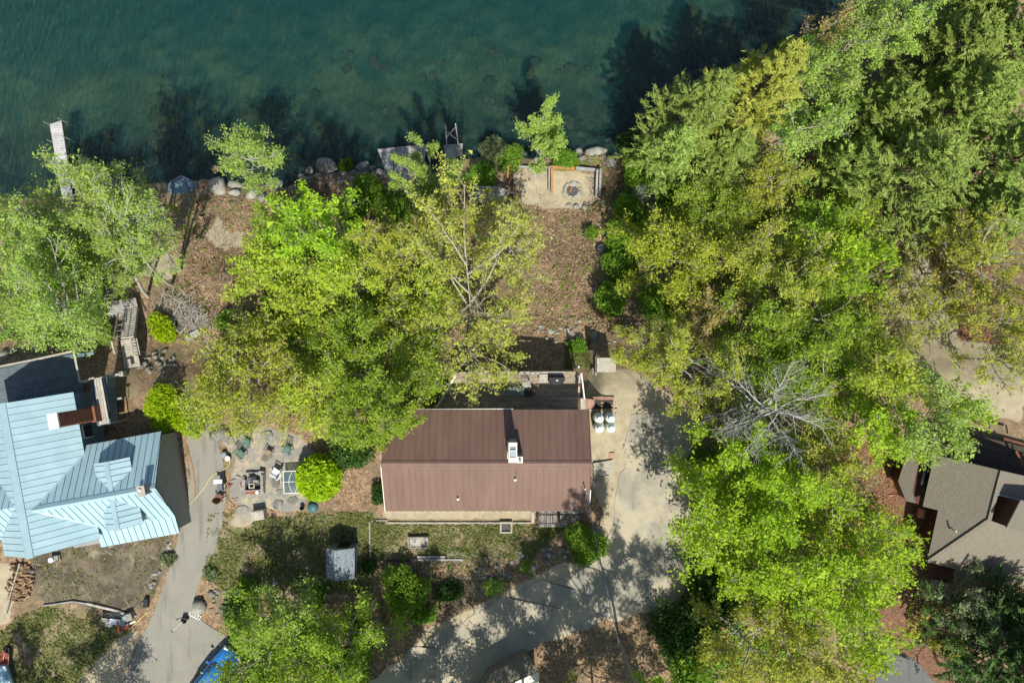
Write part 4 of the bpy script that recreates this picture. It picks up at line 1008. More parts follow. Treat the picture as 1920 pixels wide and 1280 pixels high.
# ---------------------------------------------------------------- brown shingled house on the right
a2 = math.radians(-13.4); U2 = Vector((math.cos(a2), math.sin(a2), 0)); V2 = Vector((-math.sin(a2), math.cos(a2), 0))
sh_ = thing('shingled_house', (*P(1820, 970, 0)[:2], 0), 'dark brown house with grey-brown asphalt shingle roofs among the trees', 'house')
ze, zg = 2.9, 5.0
def Q(px, py, z): return Vector(P(px, py, z))
NW, NE, RI, SW, N1, N2 = Q(1752, 852, ze), Q(1878, 882, zg), Q(1854, 974, zg), Q(1738, 1053, ze), Q(1759, 956, ze+.12), Q(1730, 949, ze-.45)
def plane_z(a, b_, c_, x, y):
    n_p = (b_-a).cross(c_-a); return a.z-(n_p.x*(x-a.x)+n_p.y*(y-a.y))/n_p.z
def onp(px, py, pl):
    z = 3.5
    for _ in range(10):
        x, y, _z = P(px, py, z); z = plane_z(*pl, x, y)
    return Vector(P(px, py, z))
plW = (NW, NE, SW)
west = [NW, NE, onp(1854, 974, plW), SW, onp(1759, 956, plW), onp(1730, 949, plW)]
obj('roof', MB().slab(west, .14), MATS['shingle'], sh_, label='west roof slope of grey-brown shingles')
RIp = west[2]; plS = (SW, RIp, Vector(P(1795, 1067, 2.45)))
south = [SW, RIp, onp(1888, 987, plS), onp(1990, 1012, plS), onp(1990, 1115, plS), onp(1841, 1080, plS), onp(1836, 1093, plS), onp(1788, 1080, plS), onp(1795, 1067, plS)]
obj('roof', MB().slab(south, .14), MATS['shingle'], sh_, label='sunlit south roof slope of grey-brown shingles')
b = MB().beam(SW+Vector((0, 0, .05)), RIp+Vector((0, 0, .05)), .26, .05); obj('hip_cap', b, MATS['shingle'], sh_)
b = MB().beam(NE+Vector((0, 0, .05)), RIp+Vector((0, 0, .05)), .26, .05); obj('ridge_cap', b, MATS['shingle'], sh_)
EA = [NE-Vector((0, 0, .02)), Q(1990, 908, 3.6), Q(1990, 955, 3.6), onp(1868, 926, plW)-Vector((0, 0, .02))]
obj('roof', MB().slab(EA, .12), MATS['shingle'], sh_)
obj('gutter', MB().beam(EA[3]+Vector((0, 0, .03)), EA[2]+Vector((0, 0, .03)), .10, .06), MATS['metal_grey'], sh_)
def wallbox(px, py, z0, z1, du, dv, m, nm='wall', lab=None):
    p = P(px, py, z1); return obj(nm, MB().box((p[0], p[1], (z0+z1)/2), (du, dv, z1-z0), a2), MATS[m], sh_, label=lab)
def wall_poly(px, z1, m, z0=-.5): return obj('wall', MB().prism([P(a, b_, z1)[:2] for a, b_ in px], z0, z1), MATS[m], sh_)
wall_poly([(1764, 860), (1990, 905), (1990, 1060), (1850, 1042), (1748, 1030), (1766, 965)], 2.2, 'siding_brown')
obj('upper_wall', MB().prism([P(*q, 6.0)[:2] for q in ((1917, 941), (1890, 987), (1990, 1012), (1990, 960))], 2.5, 6.0), MATS['siding_brown'], sh_)
obj('upper_roof', MB().slab([Q(1914, 937, 6.12), Q(1887, 989, 6.12), Q(1995, 1018, 5.9), Q(1995, 958, 6.12)], .1), MATS['shingle'], sh_, label='upper roof block of grey-brown shingles at the right edge')
for px, py in ((1722, 962), (1750, 973)):
    z = 1.5; pW = P(px, py, z); obj('window', MB().box((pW[0]+.2, pW[1], z), (.16, .62, .62), a2), MATS['window_pink'], sh_)
# lower lean-to on its west side
plL = (Q(1703, 840, 1.95), Q(1727, 846, 2.35), Q(1684, 902, 1.9)); lt = [Q(1703, 840, 1.95), Q(1727, 846, 2.35)]+[onp(*q, plL) for q in ((1711, 918), (1717, 943), (1699, 939), (1684, 902))]
obj('lean_to_roof', MB().slab(lt, .12), MATS['shingle'], sh_, label='narrow lower shingle roof on the west side')
wall_poly([(1709, 850), (1740, 858), (1722, 945), (1706, 936), (1692, 900)], 1.75, 'siding_brown')
obj('gutter', MB().beam(Q(1741, 850, 2.2), Q(1728, 908, 2.2), .12, .10), MATS['galv'], sh_)
obj('vent_pipe', MB().cyl(Q(1781, 991, 3.6), Q(1781, 991, 3.6)+Vector((0, 0, .7)), .05, n=8), MATS['white_paint'], sh_)
obj('vent_elbow', MB().cyl(Q(1782, 991, 3.75), Q(1792, 995, 3.72), .04, n=8), MATS['white_paint'], sh_)
# decks of the shingled house
d3 = thing('north_deck', (*P(1850, 850, -.3)[:2], -1.2), 'shaded brown board deck on the north side of the shingled house', 'deck')
zz = 1.0; boards(d3, px_poly([(1806, 828), (1816, 812), (1990, 855), (1990, 905), (1812, 868)], zz), zz, V2, .18, 'wood_dark', gap=.02)
for a, b_ in (((1806, 826), (1812, 868)), ((1882, 822), (1925, 834)), ((1905, 845), (1920, 875))): obj('handrail', MB().beam(P(*a, zz+.95), P(*b_, zz+.95), .16, .06), MATS['wood_redbrown'], d3)
for px, py in ((1808, 828), (1812, 866), (1884, 823), (1918, 832), (1908, 850)):
    p = P(px, py, zz+.4); obj('rail_post', MB().box((p[0], p[1], zz+.46), (.1, .1, .92), a2), MATS['wood_redbrown'], d3)
for px, py in ((1815, 825), (1815, 866), (1910, 850)):
    p = P(px, py, zz); g_ = float(T(p[0], p[1])); obj('post', MB().box((p[0], p[1], (zz+g_)/2-.05), (.14, .14, zz-g_-.02)), MATS['wood_dark'], d3)
d4 = thing('entry_porch', (*P(1770, 1070, 0)[:2], 0), 'small red-brown entry porch with baluster railing by the shingled house', 'porch')
zz = .6; boards(d4, px_poly([(1742, 1056), (1792, 1066), (1784, 1088), (1740, 1082)], zz), zz, V2, .16, 'wood_redbrown', gap=.02)
obj('handrail', MB().beam(P(1743, 1058, 1.4), P(1739, 1082, 1.4), .08, .06), MATS['wood_redbrown'], d4); obj('handrail', MB().beam(P(1752, 1061, 1.4), P(1747, 1084, 1.4), .08, .06), MATS['wood_redbrown'], d4)
for i in range(7):
    p = Vector(P(1743, 1058, 1)).lerp(Vector(P(1739, 1082, 1)), i/6); obj('baluster', MB().beam((p.x, p.y, 1.36), (p.x+.30, p.y-.05, 1.36), .04, .04), MATS['wood_redbrown'], d4)
for px, py in ((1743, 1060), (1740, 1081), (1788, 1086), (1790, 1068)):
    p = P(px, py, .3); obj('post', MB().box((p[0], p[1], .3), (.1, .1, .56)), MATS['wood_dark'], d4)
tag(obj('concrete_step', MB().box((*P(1755, 1090, .1)[:2], float(T(*P(1755, 1090, .1)[:2]))+.1), (1.3, .45, .24), a2), MATS['concrete']), 'pale concrete step in front of the small entry porch', 'step')
# ---------------------------------------------------------------- brown shed at the bottom edge
bs = thing('brown_shed', (*P(960, 1275, 0)[:2], .3), 'dark roofed shed cut off by the bottom edge below the road', 'shed')
zt_ = 2.4; A = Q(987, 1229, zt_); B = Q(1011, 1258, 2.9); Cc = Q(905, 1268, zt_-.1); D_ = Q(860, 1330, 2.5); E_ = Q(970, 1290, 2.95)
obj('roof', MB().slab([A, B, Q(965, 1277, 2.95), Q(900, 1300, 2.9), Cc], .08), MATS['shingle'], bs)
obj('wall', MB().prism([P(*q, 2.2)[:2] for q in ((984, 1236), (1004, 1260), (1002, 1330), (880, 1330), (912, 1272))], .1, 2.15), MATS['siding_tan'], bs)
obj('front_panel', MB().slab([Q(1011, 1258, 2.86), Q(1010, 1330, 2.6), Q(940, 1330, 2.6), Q(966, 1278, 2.86)], .05), MATS['trim_cream'], bs)
obj('window', MB().box((*P(996, 1290, 2.85)[:2], 2.80), (.5, .3, .06)), MATS['window_dark'], bs)
# ---------------------------------------------------------------- rocks
import bmesh
def rock_mesh(seed, m, sub=2):
    R = np.random.default_rng(seed); bm = bmesh.new(); bmesh.ops.create_icosphere(bm, subdivisions=sub, radius=1.0)
    k = unit(R.normal(size=(9, 3))); off = 0.55+0.42*R.random(9)
    for v in bm.verts:
        d = np.array(v.co); d = d/np.linalg.norm(d); r = 1.0
        for q, o_ in zip(k, off):           # planes chip the stone into facets
            c = d@q
            if c > 0.1: r = min(r, o_/c+0.06)
        r *= 1+0.05*R.normal(); v.co = Vector(d*r)
    me = bpy.data.meshes.new('rock'); bm.to_mesh(me); bm.free(); me.materials.append(MATS[m])
    me.polygons.foreach_set('use_smooth', np.ones(len(me.polygons), bool)); me.update(); return me
ROCKS = {m: [rock_mesh(20+i+7*j, m) for i in range(5)] for j, m in enumerate(('rock', 'rock_pale', 'rock_wet'))}
nrock = 0
def rock(px, py, rx, ry, label, m='rock', hz=0.7, group=None, name='boulder', cat='rock', rz=None, sink=0.35, parent=None):
    global nrock; nrock += 1
    R = random.Random(nrock); g_ = G(px, py); s = 0.04*(CAMH-g_.z)/CAMH
    o = bpy.data.objects.new(name, ROCKS[m][nrock % 5]); COL.objects.link(o)
    a, b_ = rx*s*1.12, ry*s*1.12; hh = min(a, b_)*hz*1.3
    o.scale = (a, b_, hh); o.location = (g_.x, g_.y, g_.z+hh*(1-2*sink)*0.6); o.rotation_euler = (R.uniform(-.15, .15), R.uniform(-.15, .15), R.uniform(-.3, .3) if rz is None else rz)
    return tag(o, label, cat, group)
for a in [(409, 352, 19, 17, 'large round pale lichened boulder on the shore left of the leaning birch', 'rock_pale'),
          (443, 348, 14, 8, 'flat white-topped rock right of the large pale shore boulder', 'rock_pale'), (441, 362, 12, 7, 'grey rock just below the flat white-topped shore rock', 'rock_pale'),
          (472, 366, 11, 10, 'rounded grey rock below the leaning shore birch', 'rock_pale'), (491, 372, 10, 10, 'squarish grey rock at the foot of the leaning shore birch', 'rock'),
          (506, 379, 10, 6, 'low flat stone at the edge of the brown bank', 'rock_pale'), (522, 345, 10, 11, 'upright pale rock right beside the leaning birch trunk', 'rock_pale'),
          (409, 321, 15, 12, 'brown half sunken boulder in the water above the pale shore boulder', 'rock_wet'), (613, 313, 21, 16, 'big dark grey boulder at the water edge near the small conical bush', 'rock'),
          (613, 294, 17, 8, 'brown boulder in the water behind the big dark grey one', 'rock_wet'), (566, 333, 7, 9, 'narrow grey rock left of the pale greenish shore rock', 'rock'),
          (583, 321, 10, 9, 'dark angular rock left of the big dark grey boulder', 'rock'), (597, 331, 9, 7, 'pale greenish flat rock below the big dark boulder', 'rock_pale'),
          (578, 337, 7, 5, 'small dark rock wedged between the angular shore rocks', 'rock'), (681, 313, 16, 10, 'wide flat rock left of the grey ramp', 'rock'),
          (697, 318, 8, 8, 'dark cracked rock against the grey ramp', 'rock'), (712, 324, 9, 7, 'low grey rock touching the ramp edge', 'rock'), (550, 357, 9, 10, 'dark round rock at the back of the small cove', 'rock'),
          (575, 353, 10, 8, 'grey rock in the shaded cove', 'rock'), (1115, 286, 22, 10, 'large smooth grey boulder at the water right of the two-stemmed birch', 'rock_pale'),
          (1085, 284, 7, 7, 'small dark stone left of the large smooth shore boulder', 'rock'), (1145, 306, 11, 10, 'flat grey stone below the large smooth shore boulder', 'rock'),
          (1092, 297, 8, 5, 'little grey stone on the path to the water', 'rock'), (985, 290, 7, 6, 'grey stone at the foot of the two-stemmed birch', 'rock'),
          (1114, 630, 11, 10, 'round stone above the dark pit behind the concrete pad', 'rock'), (1062, 619, 7, 5, 'pale stone on the leaf covered slope above the deck shadow', 'rock_pale'),
          (1035, 622, 7, 4, 'flat pale stone at the top of the shaded hollow', 'rock_pale'), (413, 815, 20, 14, 'wide flat grey boulder at the corner of the sandy patio', 'rock'), (400, 792, 9, 9, 'pale rock beside the bright green bushes by the driveway', 'rock_pale'),
          (374, 1136, 14, 16, 'oval lichened boulder set in grass beside the driveway fork', 'rock_pale'), (396, 1112, 6, 6, 'small grey round stone above the oval boulder', 'rock'),
          (10, 665, 8, 8, 'round pale stone in the shade beyond the house deck', 'rock_pale'), (27, 660, 7, 6, 'grey stone second from the left edge beyond the house deck', 'rock'),
          (1128, 466, 9, 9, 'grey rock at the foot of the dark green hedge', 'rock'), (516, 1092, 6, 5, 'pale stone lying in the lawn below the metal shed', 'rock_pale'), (1285, 1045, 8, 7, 'brown stone at the right edge of the sandy road', 'rock'),
          (800, 600, 22, 14, 'rounded boulder half hidden under the big budding oak', 'rock'), (248, 420, 9, 9, 'pale boulder beneath the left birches', 'rock_pale'), (246, 480, 14, 14, 'grey boulder below the lakeside birches', 'rock')]:
    rock(*a)
R_ = random.Random(5)
for i in range(34):      # rubble below the garden
    t = R_.random(); px = 900+150*t+R_.uniform(-12, 12); py = 1078-38*t+R_.uniform(-22, 16); r = R_.uniform(3, 8)
    rock(px, py, r, r*R_.uniform(.6, 1), 'grey stone in the rubble bank between the garden plot and the road', 'rock', group='rubble stones below the garden', name='stone')
for i in range(26):      # stone edging of the drive
    t = R_.random(); px = 332-62*t+R_.uniform(-4, 4); py = 985+145*t+R_.uniform(-3, 3)
    rock(px, py, R_.uniform(2.5, 5.5), R_.uniform(2.5, 4), 'small stone in the rough edging along the left side of the driveway', 'rock_pale' if R_.random() < .5 else 'rock', group='driveway edging stones', name='stone')
for i in range(26):
    px, py = R_.uniform(262, 330), R_.uniform(655, 700); rock(px, py, R_.uniform(3, 7), R_.uniform(3, 6), 'grey stone in the dry wall right of the wooden stairs', 'rock', group='dry wall stones', name='stone')
for i in range(30):
    px, py = R_.uniform(60, 205), R_.uniform(632, 662); rock(px, py, R_.uniform(3, 7), R_.uniform(3, 6), 'shaded stone on the bank above the blue house deck', 'rock', group='bank stones by the deck', name='stone')
for i in range(40):
    t = i/39; px = 560+(730-560)*t+R_.uniform(-8, 8); py = 345-25*t+R_.uniform(-10, 10); rock(px, py, R_.uniform(3, 7), R_.uniform(3, 6), 'dark stone of the rocky shore beside the grey ramp', 'rock', group='shore stones by the ramp', name='stone')
for i in range(26):
    px, py = R_.uniform(985, 1175), R_.uniform(284, 304); rock(px, py, R_.uniform(2.5, 6), R_.uniform(2.5, 5), 'small stone on the shore below the two-stemmed birch', 'rock', group='shore stones by the fire pit', name='stone')
for i in range(34):
    px, py = R_.uniform(1000, 1170), R_.uniform(600, 645); rock(px, py, R_.uniform(2.5, 6), R_.uniform(2, 4), 'stone of the low wall above the shaded hollow', 'rock_pale' if i % 3 else 'rock', group='low wall stones behind the deck', name='stone')
for i in range(30):
    px, py = R_.uniform(395, 440), R_.uniform(1100, 1165); rock(px, py, R_.uniform(2, 4.5), R_.uniform(2, 4), 'small stone scattered on the leafy bank right of the oval boulder', 'rock', group='bank stones by the driveway fork', name='stone')
for i in range(64):     # boulders on the lake bed
    x = R_.uniform(-36, 12); ysh = float(np.interp(x, sh[:, 0], sh[:, 1])); dd_ = R_.uniform(.6, 12)*(1 if x > -18 else .6); y = ysh+dd_
    r = R_.uniform(.25, .9); o = bpy.data.objects.new('lake_boulder', ROCKS['rock_wet'][i % 5]); COL.objects.link(o)
    o.location = (x, y, float(T(x, y))+.1*r); o.scale = (r, r*R_.uniform(.6, 1), r*.26); o.rotation_euler = (0, 0, R_.uniform(0, 6))
    tag(o, 'brown boulder lying under the shallow water off the shore', 'rock', 'submerged boulders')
for i, (px, py) in enumerate([(428, 826), (452, 820), (500, 818), (455, 955), (520, 945), (550, 938), (530, 925), (515, 905)]):
    rock(px, py, R_.uniform(9, 15), R_.uniform(7, 11), 'flat irregular grey paving stone sunk in the patio', 'rock', hz=.10, group='patio paving stones', name='paving_stone', sink=.45)
# ---------------------------------------------------------------- left dock and moored boat
zk = WL+.55
dc = thing('dock', (*P(113, 290, WL)[:2], WL-.5), 'narrow grey plank dock on posts at the left shore', 'dock')
boards(dc, px_poly([(93, 233), (115, 226), (137, 372), (117, 372)], zk), zk, (-.12, 1, 0), .22, 'dock_grey', gap=.015)
for s0, s1 in (((94, 236), (118, 371)), ((115, 229), (136, 371))): obj('stringer', MB().beam(P(*s0, zk-.12), P(*s1, zk-.12), .07, .16), MATS['wood_dark'], dc)
for px, py in ((93, 233), (115, 226), (99, 266), (121, 258), (105, 298), (126, 292)):
    x, y, _ = P(px, py, zk); g_ = float(T(x, y)); sx = -.09 if px < 108 else .09; obj('post', MB().cyl((x+sx, y, g_), (x+sx, y, zk+.6), .04, n=8), MATS['wood_grey'], dc)
zb = WL+.55; bt = thing('moored_boat', (*P(340, 365, WL)[:2], WL), 'blue-grey flat boat with pointed bow moored under the left birches', 'boat')
hp = [(340, 330), (368, 344), (365, 365), (357, 396), (318, 392), (314, 366), (319, 342)]
cxy = np.mean([P(*q, zb)[:2] for q in hp], 0)
obj('hull', MB().prism([tuple(cxy+(np.array(P(*q, zb)[:2])-cxy)*.93) for q in hp], WL-.25, zb-.02), MATS['siding_blue'], bt)
b = MB(); pr = [P(*q, zb) for q in hp]
for i in range(len(pr)): b.beam(pr[i], pr[(i+1) % len(pr)], .12, .10)
obj('gunwale', b, MATS['metal_grey'], bt)
pr = []
for (x, y) in ((327, 352), (332, 345), (341, 342), (349, 345), (353, 352), (349, 385), (324, 383)): pr.append(P(x, y, zb)[:2])
obj('cover', MB().prism(pr, zb-.02, zb+.16), mat('boat_cover', (0.16, 0.24, 0.27), (0.12, 0.19, 0.22), .6, 2), bt)
for t in range(6):
    p = Vector(P(363, 348, zb+.1)).lerp(Vector(P(354, 388, zb+.1)), t/5); obj('seat_cushion', MB().box((p.x-.10, p.y, zb+.06), (.26, .30, .12), -.2), MATS['metal_grey'], bt)
    p = Vector(P(321, 348, zb+.1)).lerp(Vector(P(318, 388, zb+.1)), t/5); obj('seat_cushion', MB().box((p.x+.08, p.y, zb+.06), (.24, .30, .12), 0), MATS['siding_blue'], bt)
# ---------------------------------------------------------------- middle waterfront: ramp, platform, frame, lower deck
zr_ = WL+.5
rp = thing('boat_ramp', (*P(735, 310, WL)[:2], WL-.3), 'wide grey plank ramp sloping into the lake beside the birches', 'ramp')
pl4 = [Vector(P(709, 280, WL+.25)), Vector(P(800, 270, WL+.25)), Vector(P(790, 352, WL+.95)), Vector(P(738, 356, WL+.95))]
panels(rp, pl4, (1, 0.05, 0), .32, 'wood_grey', .02, 'plank', .05, 0)
obj('side_beam', MB().beam(Vector(P(709, 280, WL+.2)), Vector(P(738, 356, WL+.9)), .10, .14), MATS['wood_grey'], rp)
pb = thing('water_platform', (*P(850, 276, WL)[:2], WL), 'small grey platform in the water below the cross braced frame', 'platform')
boards(pb, px_poly([(832, 272), (868, 269), (866, 292), (834, 300)], WL+.5), WL+.5, (1, 0.1, 0), .2, 'wood_grey')
for px, py in ((836, 276), (864, 273), (862, 290), (838, 296)):
    x, y, _ = P(px, py, WL); g_ = float(T(x, y)); obj('post', MB().cyl((x, y, g_-.1), (x, y, WL+.46), .06, n=8), MATS['wood_grey'], pb)
xf = thing('braced_frame', (*P(848, 268, WL)[:2], WL), 'grey wooden frame with crossed braces standing out over the water', 'frame')
zf = WL+1.2; q = {k: P(*v, zf) for k, v in dict(a=(835, 233), b=(838, 272), c=(854, 232), d=(859, 270), e=(836, 260), f=(856, 237), g=(837, 246), h=(858, 263)).items()}
for i, j in (('a', 'b'), ('c', 'd')): obj('rail', MB().beam(q[i], q[j], .09, .09), MATS['wood_pale'], xf)
for i, j, dz in (('e', 'f', .07), ('g', 'h', -.02)): obj('brace', MB().beam(Vector(q[i])+Vector((0, 0, dz)), Vector(q[j])+Vector((0, 0, dz)), .085, .05), MATS['wood_pale'], xf)
for k in 'abcd': x, y, _ = q[k]; obj('leg', MB().cyl((x, y, float(T(x, y))-.1), (x, y, zf), .045, n=8), MATS['wood_grey'], xf)
sp_ = thing('shore_steps', G(746, 356), 'short flight of dark grey plank steps at the top of the ramp', 'steps')
for i in range(5):
    a, b_ = P(735+3*i, 350+4*i*.9, WL+1.0+.1*i), P(752+3*i, 346+4*i*.9, WL+1.0+.1*i); obj('tread', MB().beam(a, b_, .17, .05), MATS['wood_teal'], sp_)
obj('stringer', MB().beam(P(735, 350, WL+.9), P(747, 366, WL+1.3), .06, .16), MATS['wood_dark'], sp_)
zq = -6.0; ld = thing('lower_deck', (*P(918, 362, zq)[:2], zq-.6), 'grey board terrace with a top rail left of the fire pit', 'deck')
boards(ld, px_poly([(884, 352), (948, 352), (954, 378), (884, 380)], zq), zq, (1, 0, 0), .22, 'wood_grey', gap=.02)
obj('top_rail', MB().beam(P(876, 350, zq+.3), P(935, 352, zq+.3), .14, .08), MATS['wood_pale'], ld); obj('top_rail', MB().beam(P(935, 352, zq+.3), P(962, 362, zq+.3), .10, .08), MATS['wood_grey'], ld)
for px, py in ((886, 353), (903, 353), (934, 354), (952, 376), (886, 377)): x, y, _ = P(px, py, zq); g_ = float(T(x, y)); obj('post', MB().box((x, y, (zq+min(g_, zq-.1))/2), (.12, .12, abs(zq-g_)+.3)), MATS['wood_grey'], ld)
# ---------------------------------------------------------------- fire pit terrace
tf = thing('timber_terrace', G(1045, 350), 'low terrace edged with orange and grey timbers around the fire pit', 'terrace')
def lay(parent, pts, w, hgt, m, nm='timber', lift=.0):
    for a, b_ in zip(pts[:-1], pts[1:]):
        p, q_ = G(*a), G(*b_); z = max(p.z, q_.z)+hgt/2+lift; obj(nm, MB().beam((p.x, p.y, z), (q_.x, q_.y, z), w, hgt), MATS[m], parent)
lay(tf, [(966, 314), (1028, 316)], .16, .35, 'wood_grey'); lay(tf, [(1031, 316), (1077, 318)], .24, .42, 'wood_orange'); lay(tf, [(1079, 318), (1120, 321)], .24, .42, 'wood_grey')
lay(tf, [(1029, 316), (1029, 358)], .12, .5, 'wood_grey'); lay(tf, [(1034, 319), (1035, 362)], .2, .45, 'wood_orange')
lay(tf, [(1118, 323), (1117, 369)], .18, .48, 'wood_grey'); lay(tf, [(1124, 321), (1123, 369)], .18, .42, 'wood_grey'); lay(tf, [(962, 316), (959, 378)], .12, .3, 'wood_dark'); lay(tf, [(953, 314), (952, 335)], .16, .4, 'wood_orange')
fp = thing('fire_pit', G(1074, 357), 'ring of broken flat stones with ash on the sandy terrace', 'fire pit')
c = G(1074, 357); obj('ash_bed', MB().lathe((c.x, c.y, c.z-.03), [(.52, 0), (.48, .06), (.1, .075)], 14), MATS['ash'], fp)
for i in range(9):
    th = i*2*math.pi/9+.2; r = .60+.08*(i % 2); p = (c.x+r*math.cos(th)*1.1, c.y+r*math.sin(th)*.9); o = link_mesh('ring_stone', ROCKS['rock_pale'][i % 5], fp); s = .24+.08*(i % 3)
    o.location = (p[0], p[1], c.z+.10); o.scale = (s*.62, s*.95, .12); o.rotation_euler = (0, 0, th)
obj('charred_log', MB().cyl((c.x-.25, c.y-.15, c.z+.12), (c.x-.12, c.y+.3, c.z+.18), .06, .05, 8), MATS['wood_orange'], fp)
for i, (px, py, l) in enumerate(((1066, 386, 'squared pale stone left end of the row below the fire pit'), (1080, 388, 'pale yellow stone in the middle of the row below the fire pit'), (1096, 389, 'grey stone right end of the row below the fire pit'))): rock(px, py, 6, 5, l, 'rock_pale', name='stone')
def plank(a, b_, w, t, m, label, name='plank', cat='plank', lift=.02):
    p, q_ = G(*a), G(*b_); up = Vector((0, 0, t/2+lift)); return tag(obj(name, MB().beam(p+up, q_+up, w, t), MATS[m]), label, cat)
plank((1100, 383), (1134, 374), .12, .06, 'wood_pale', 'short pale pole lying right of the fire pit terrace'); plank((1120, 386), (1162, 364), .14, .09, 'wood_grey', 'longer grey branch pole lying right of the fire pit terrace')
plank((993, 317), (1024, 333), .16, .05, 'wood_pale', 'weathered plank lying across the left half of the timber terrace'); plank((1000, 332), (1006, 327), .3, .08, 'wood_pale', 'short pale board beside the plank on the terrace')
# ---------------------------------------------------------------- east side of the brown house: tanks, brick stand, slab
for px, py, l in ((1123, 784, 'rear left propane tank of the four beside the brown house'), (1144, 783, 'rear right propane tank of the four beside the brown house'), (1123, 802, 'front left propane tank of the four beside the brown house'), (1144.5, 801, 'front right propane tank of the four beside the brown house')):
    x, y, _ = P(px, py, .8); z = float(T(x, y)); t = thing('propane_tank', (x, y, z), l, 'tank', 'propane tanks')
    obj('body', MB().lathe((x, y, z), [(.30, .05), (.345, .10), (.36, .18), (.36, 1.02), (.345, 1.12), (.29, 1.20), (.2, 1.25), (.08, 1.27)], 24), MATS['tank'], t, True)
    obj('valve_dome', MB().lathe((x, y, z+1.25), [(.19, 0), (.20, .14), (.185, .20), (.10, .225)], 18), MATS['white_plastic'], t, True)
    obj('foot_ring', MB().lathe((x, y, z), [(.30, 0), (.30, .07)], 18), MATS['galv'], t)
bm = MB().box((0, 0, 0), (.40, .19, .19)); cb = bpy.data.meshes.new('block'); cb.from_pydata(bm.v, [], bm.f); cb.materials.append(MATS['block_grey'])
bm = MB().box((0, 0, 0), (.20, .095, .06)); bk = bpy.data.meshes.new('brick'); bk.from_pydata(bm.v, [], bm.f); bk.materials.append(MATS['brick_pale'])
s_t = thing('tank_stand', (*P(1128, 758, .3)[:2], 0), 'brick and board stand with dark recesses behind the propane tanks', 'stand')
x0, y0, _ = P(1106, 768, .7); x1, y1, _ = P(1154, 746, .7); z0 = float(T(x0, y0))
obj('dark_base', MB().box(((x0+x1)/2, (y0+y1)/2-.1, z0+.22), (x1-x0, y1-y0-.2, .44)), MATS['wood_dark'], s_t)
for i in range(5):
    for j in range(3):
        if (i*7+j*3) % 4 == 0: continue
        o = link_mesh('brick', bk, s_t); o.location = (x0+.06+.14*((i+j) % 3), y0+.12+.13*i, z0+.50+.07*(j % 2)); o.rotation_euler = (0, 0, .05*(i-j))
for px, py in ((1129, 755), (1129, 761), (1149, 755), (1149, 760), (1152, 755), (1152, 760)):
    p = P(px, py, z0+.5); o = link_mesh('brick', bk, s_t); o.location = (p[0], p[1], z0+.47)
for i in range(9):
    o = link_mesh('brick', bk, s_t); o.location = (x0+.42+.205*i*.85, y1-.02, z0+.45); 
    o = link_mesh('brick', bk, s_t); o.location = (x0+.50+.205*i*.85, y1-.14, z0+.40+.03*(i % 3))
obj('front_board', MB().beam((x0-.0, y0-.08, z0+.55), (x0+.75, y0-.10, z0+.55), .10, .05), MATS['wood_pale'], s_t); obj('front_board', MB().beam((x0+1.85, y0-.06, z0+.55), (x1+.25, y0-.06, z0+.55), .12, .05), MATS['wood_pale'], s_t)
obj('side_board', MB().beam((x1, y0, z0+.5), (x1, y1, z0+.5), .09, .05), MATS['wood_pale'], s_t); obj('middle_stake', MB().box((x0+.93, y0-.05, z0+.4), (.08, .12, .8)), MATS['wood_orange'], s_t)
w_s = thing('wooden_steps', (*P(1093, 757, .1)[:2], -.1), 'short pale wooden steps from the deck end down beside the brick stand', 'steps')
for i in range(5):
    x = P(1091+5*i, 757, .2)[0]; obj('tread', MB().box((x, P(0, 757, .2)[1], .22-.05*i), (.19, .82-.04*i, .04)), MATS['wood_pale' if i < 2 else 'brick_pale'], w_s)
lay(w_s, [(1089, 752), (1113, 752)], .05, .1, 'wood_grey', 'side_board')
plank((1155, 774), (1157, 794), .10, .06, 'wood_pale', 'narrow pale board upright along the right side of the propane tanks'); 
p = P(1137, 684, .35); gz = float(T(p[0], p[1]))
tag(obj('concrete_slab', MB().box((p[0], p[1], .05), (1.42, 1.06, .60)), MATS['concrete']), 'square pale concrete slab with a rust stain right of the deck', 'slab')
plank((1117, 668), (1117, 702), .12, .18, 'wood_pale', 'upright edged pale board along the left side of the concrete slab', lift=.1)
p = G(1111, 695); blk = thing('hollow_block', p, 'single hollow concrete block left of the concrete slab', 'block')
b = MB()
for c_, d_ in (((0, .17, .1), (.2, .06, .2)), ((0, 0, .1), (.2, .05, .2)), ((0, -.17, .1), (.2, .06, .2)), ((-.08, 0, .1), (.04, .4, .2)), ((.08, 0, .1), (.04, .4, .2))): b.box((p.x+c_[0], p.y+c_[1], p.z+c_[2]), d_)
obj('block_body', b, MATS['concrete'], blk)
plt = thing('pallet_platform', G(1132, 877), 'weathered board platform lying on the sand by the brown roof end', 'platform')
pp = [G(*q_) for q_ in ((1112, 867), (1149, 861), (1150, 887), (1113, 893))]; zz = max(q_.z for q_ in pp)+.12
boards(plt, [(q_.x, q_.y) for q_ in pp], zz, (0.1, 1, 0), .14, 'wood_pale', gap=.012)
lay(plt, [(1113, 895), (1142, 892)], .10, .12, 'wood_grey', 'edge_board'); lay(plt, [(1112, 868), (1113, 893)], .08, .09, 'wood_dark', 'bearer')
for px, l in ((1112, 'first short board leaning by the brown wall corner'), (1116, 'middle short board leaning by the brown wall corner'), (1119, 'third short board leaning by the brown wall corner')): plank((px, 901), (px+1, 921), .09, .05, 'wood_pale', l)
plank((1142, 853), (1152, 853), .38, .08, 'brick_pale', 'square red paving slab on the sand above the board platform', 'paving_slab', 'slab')
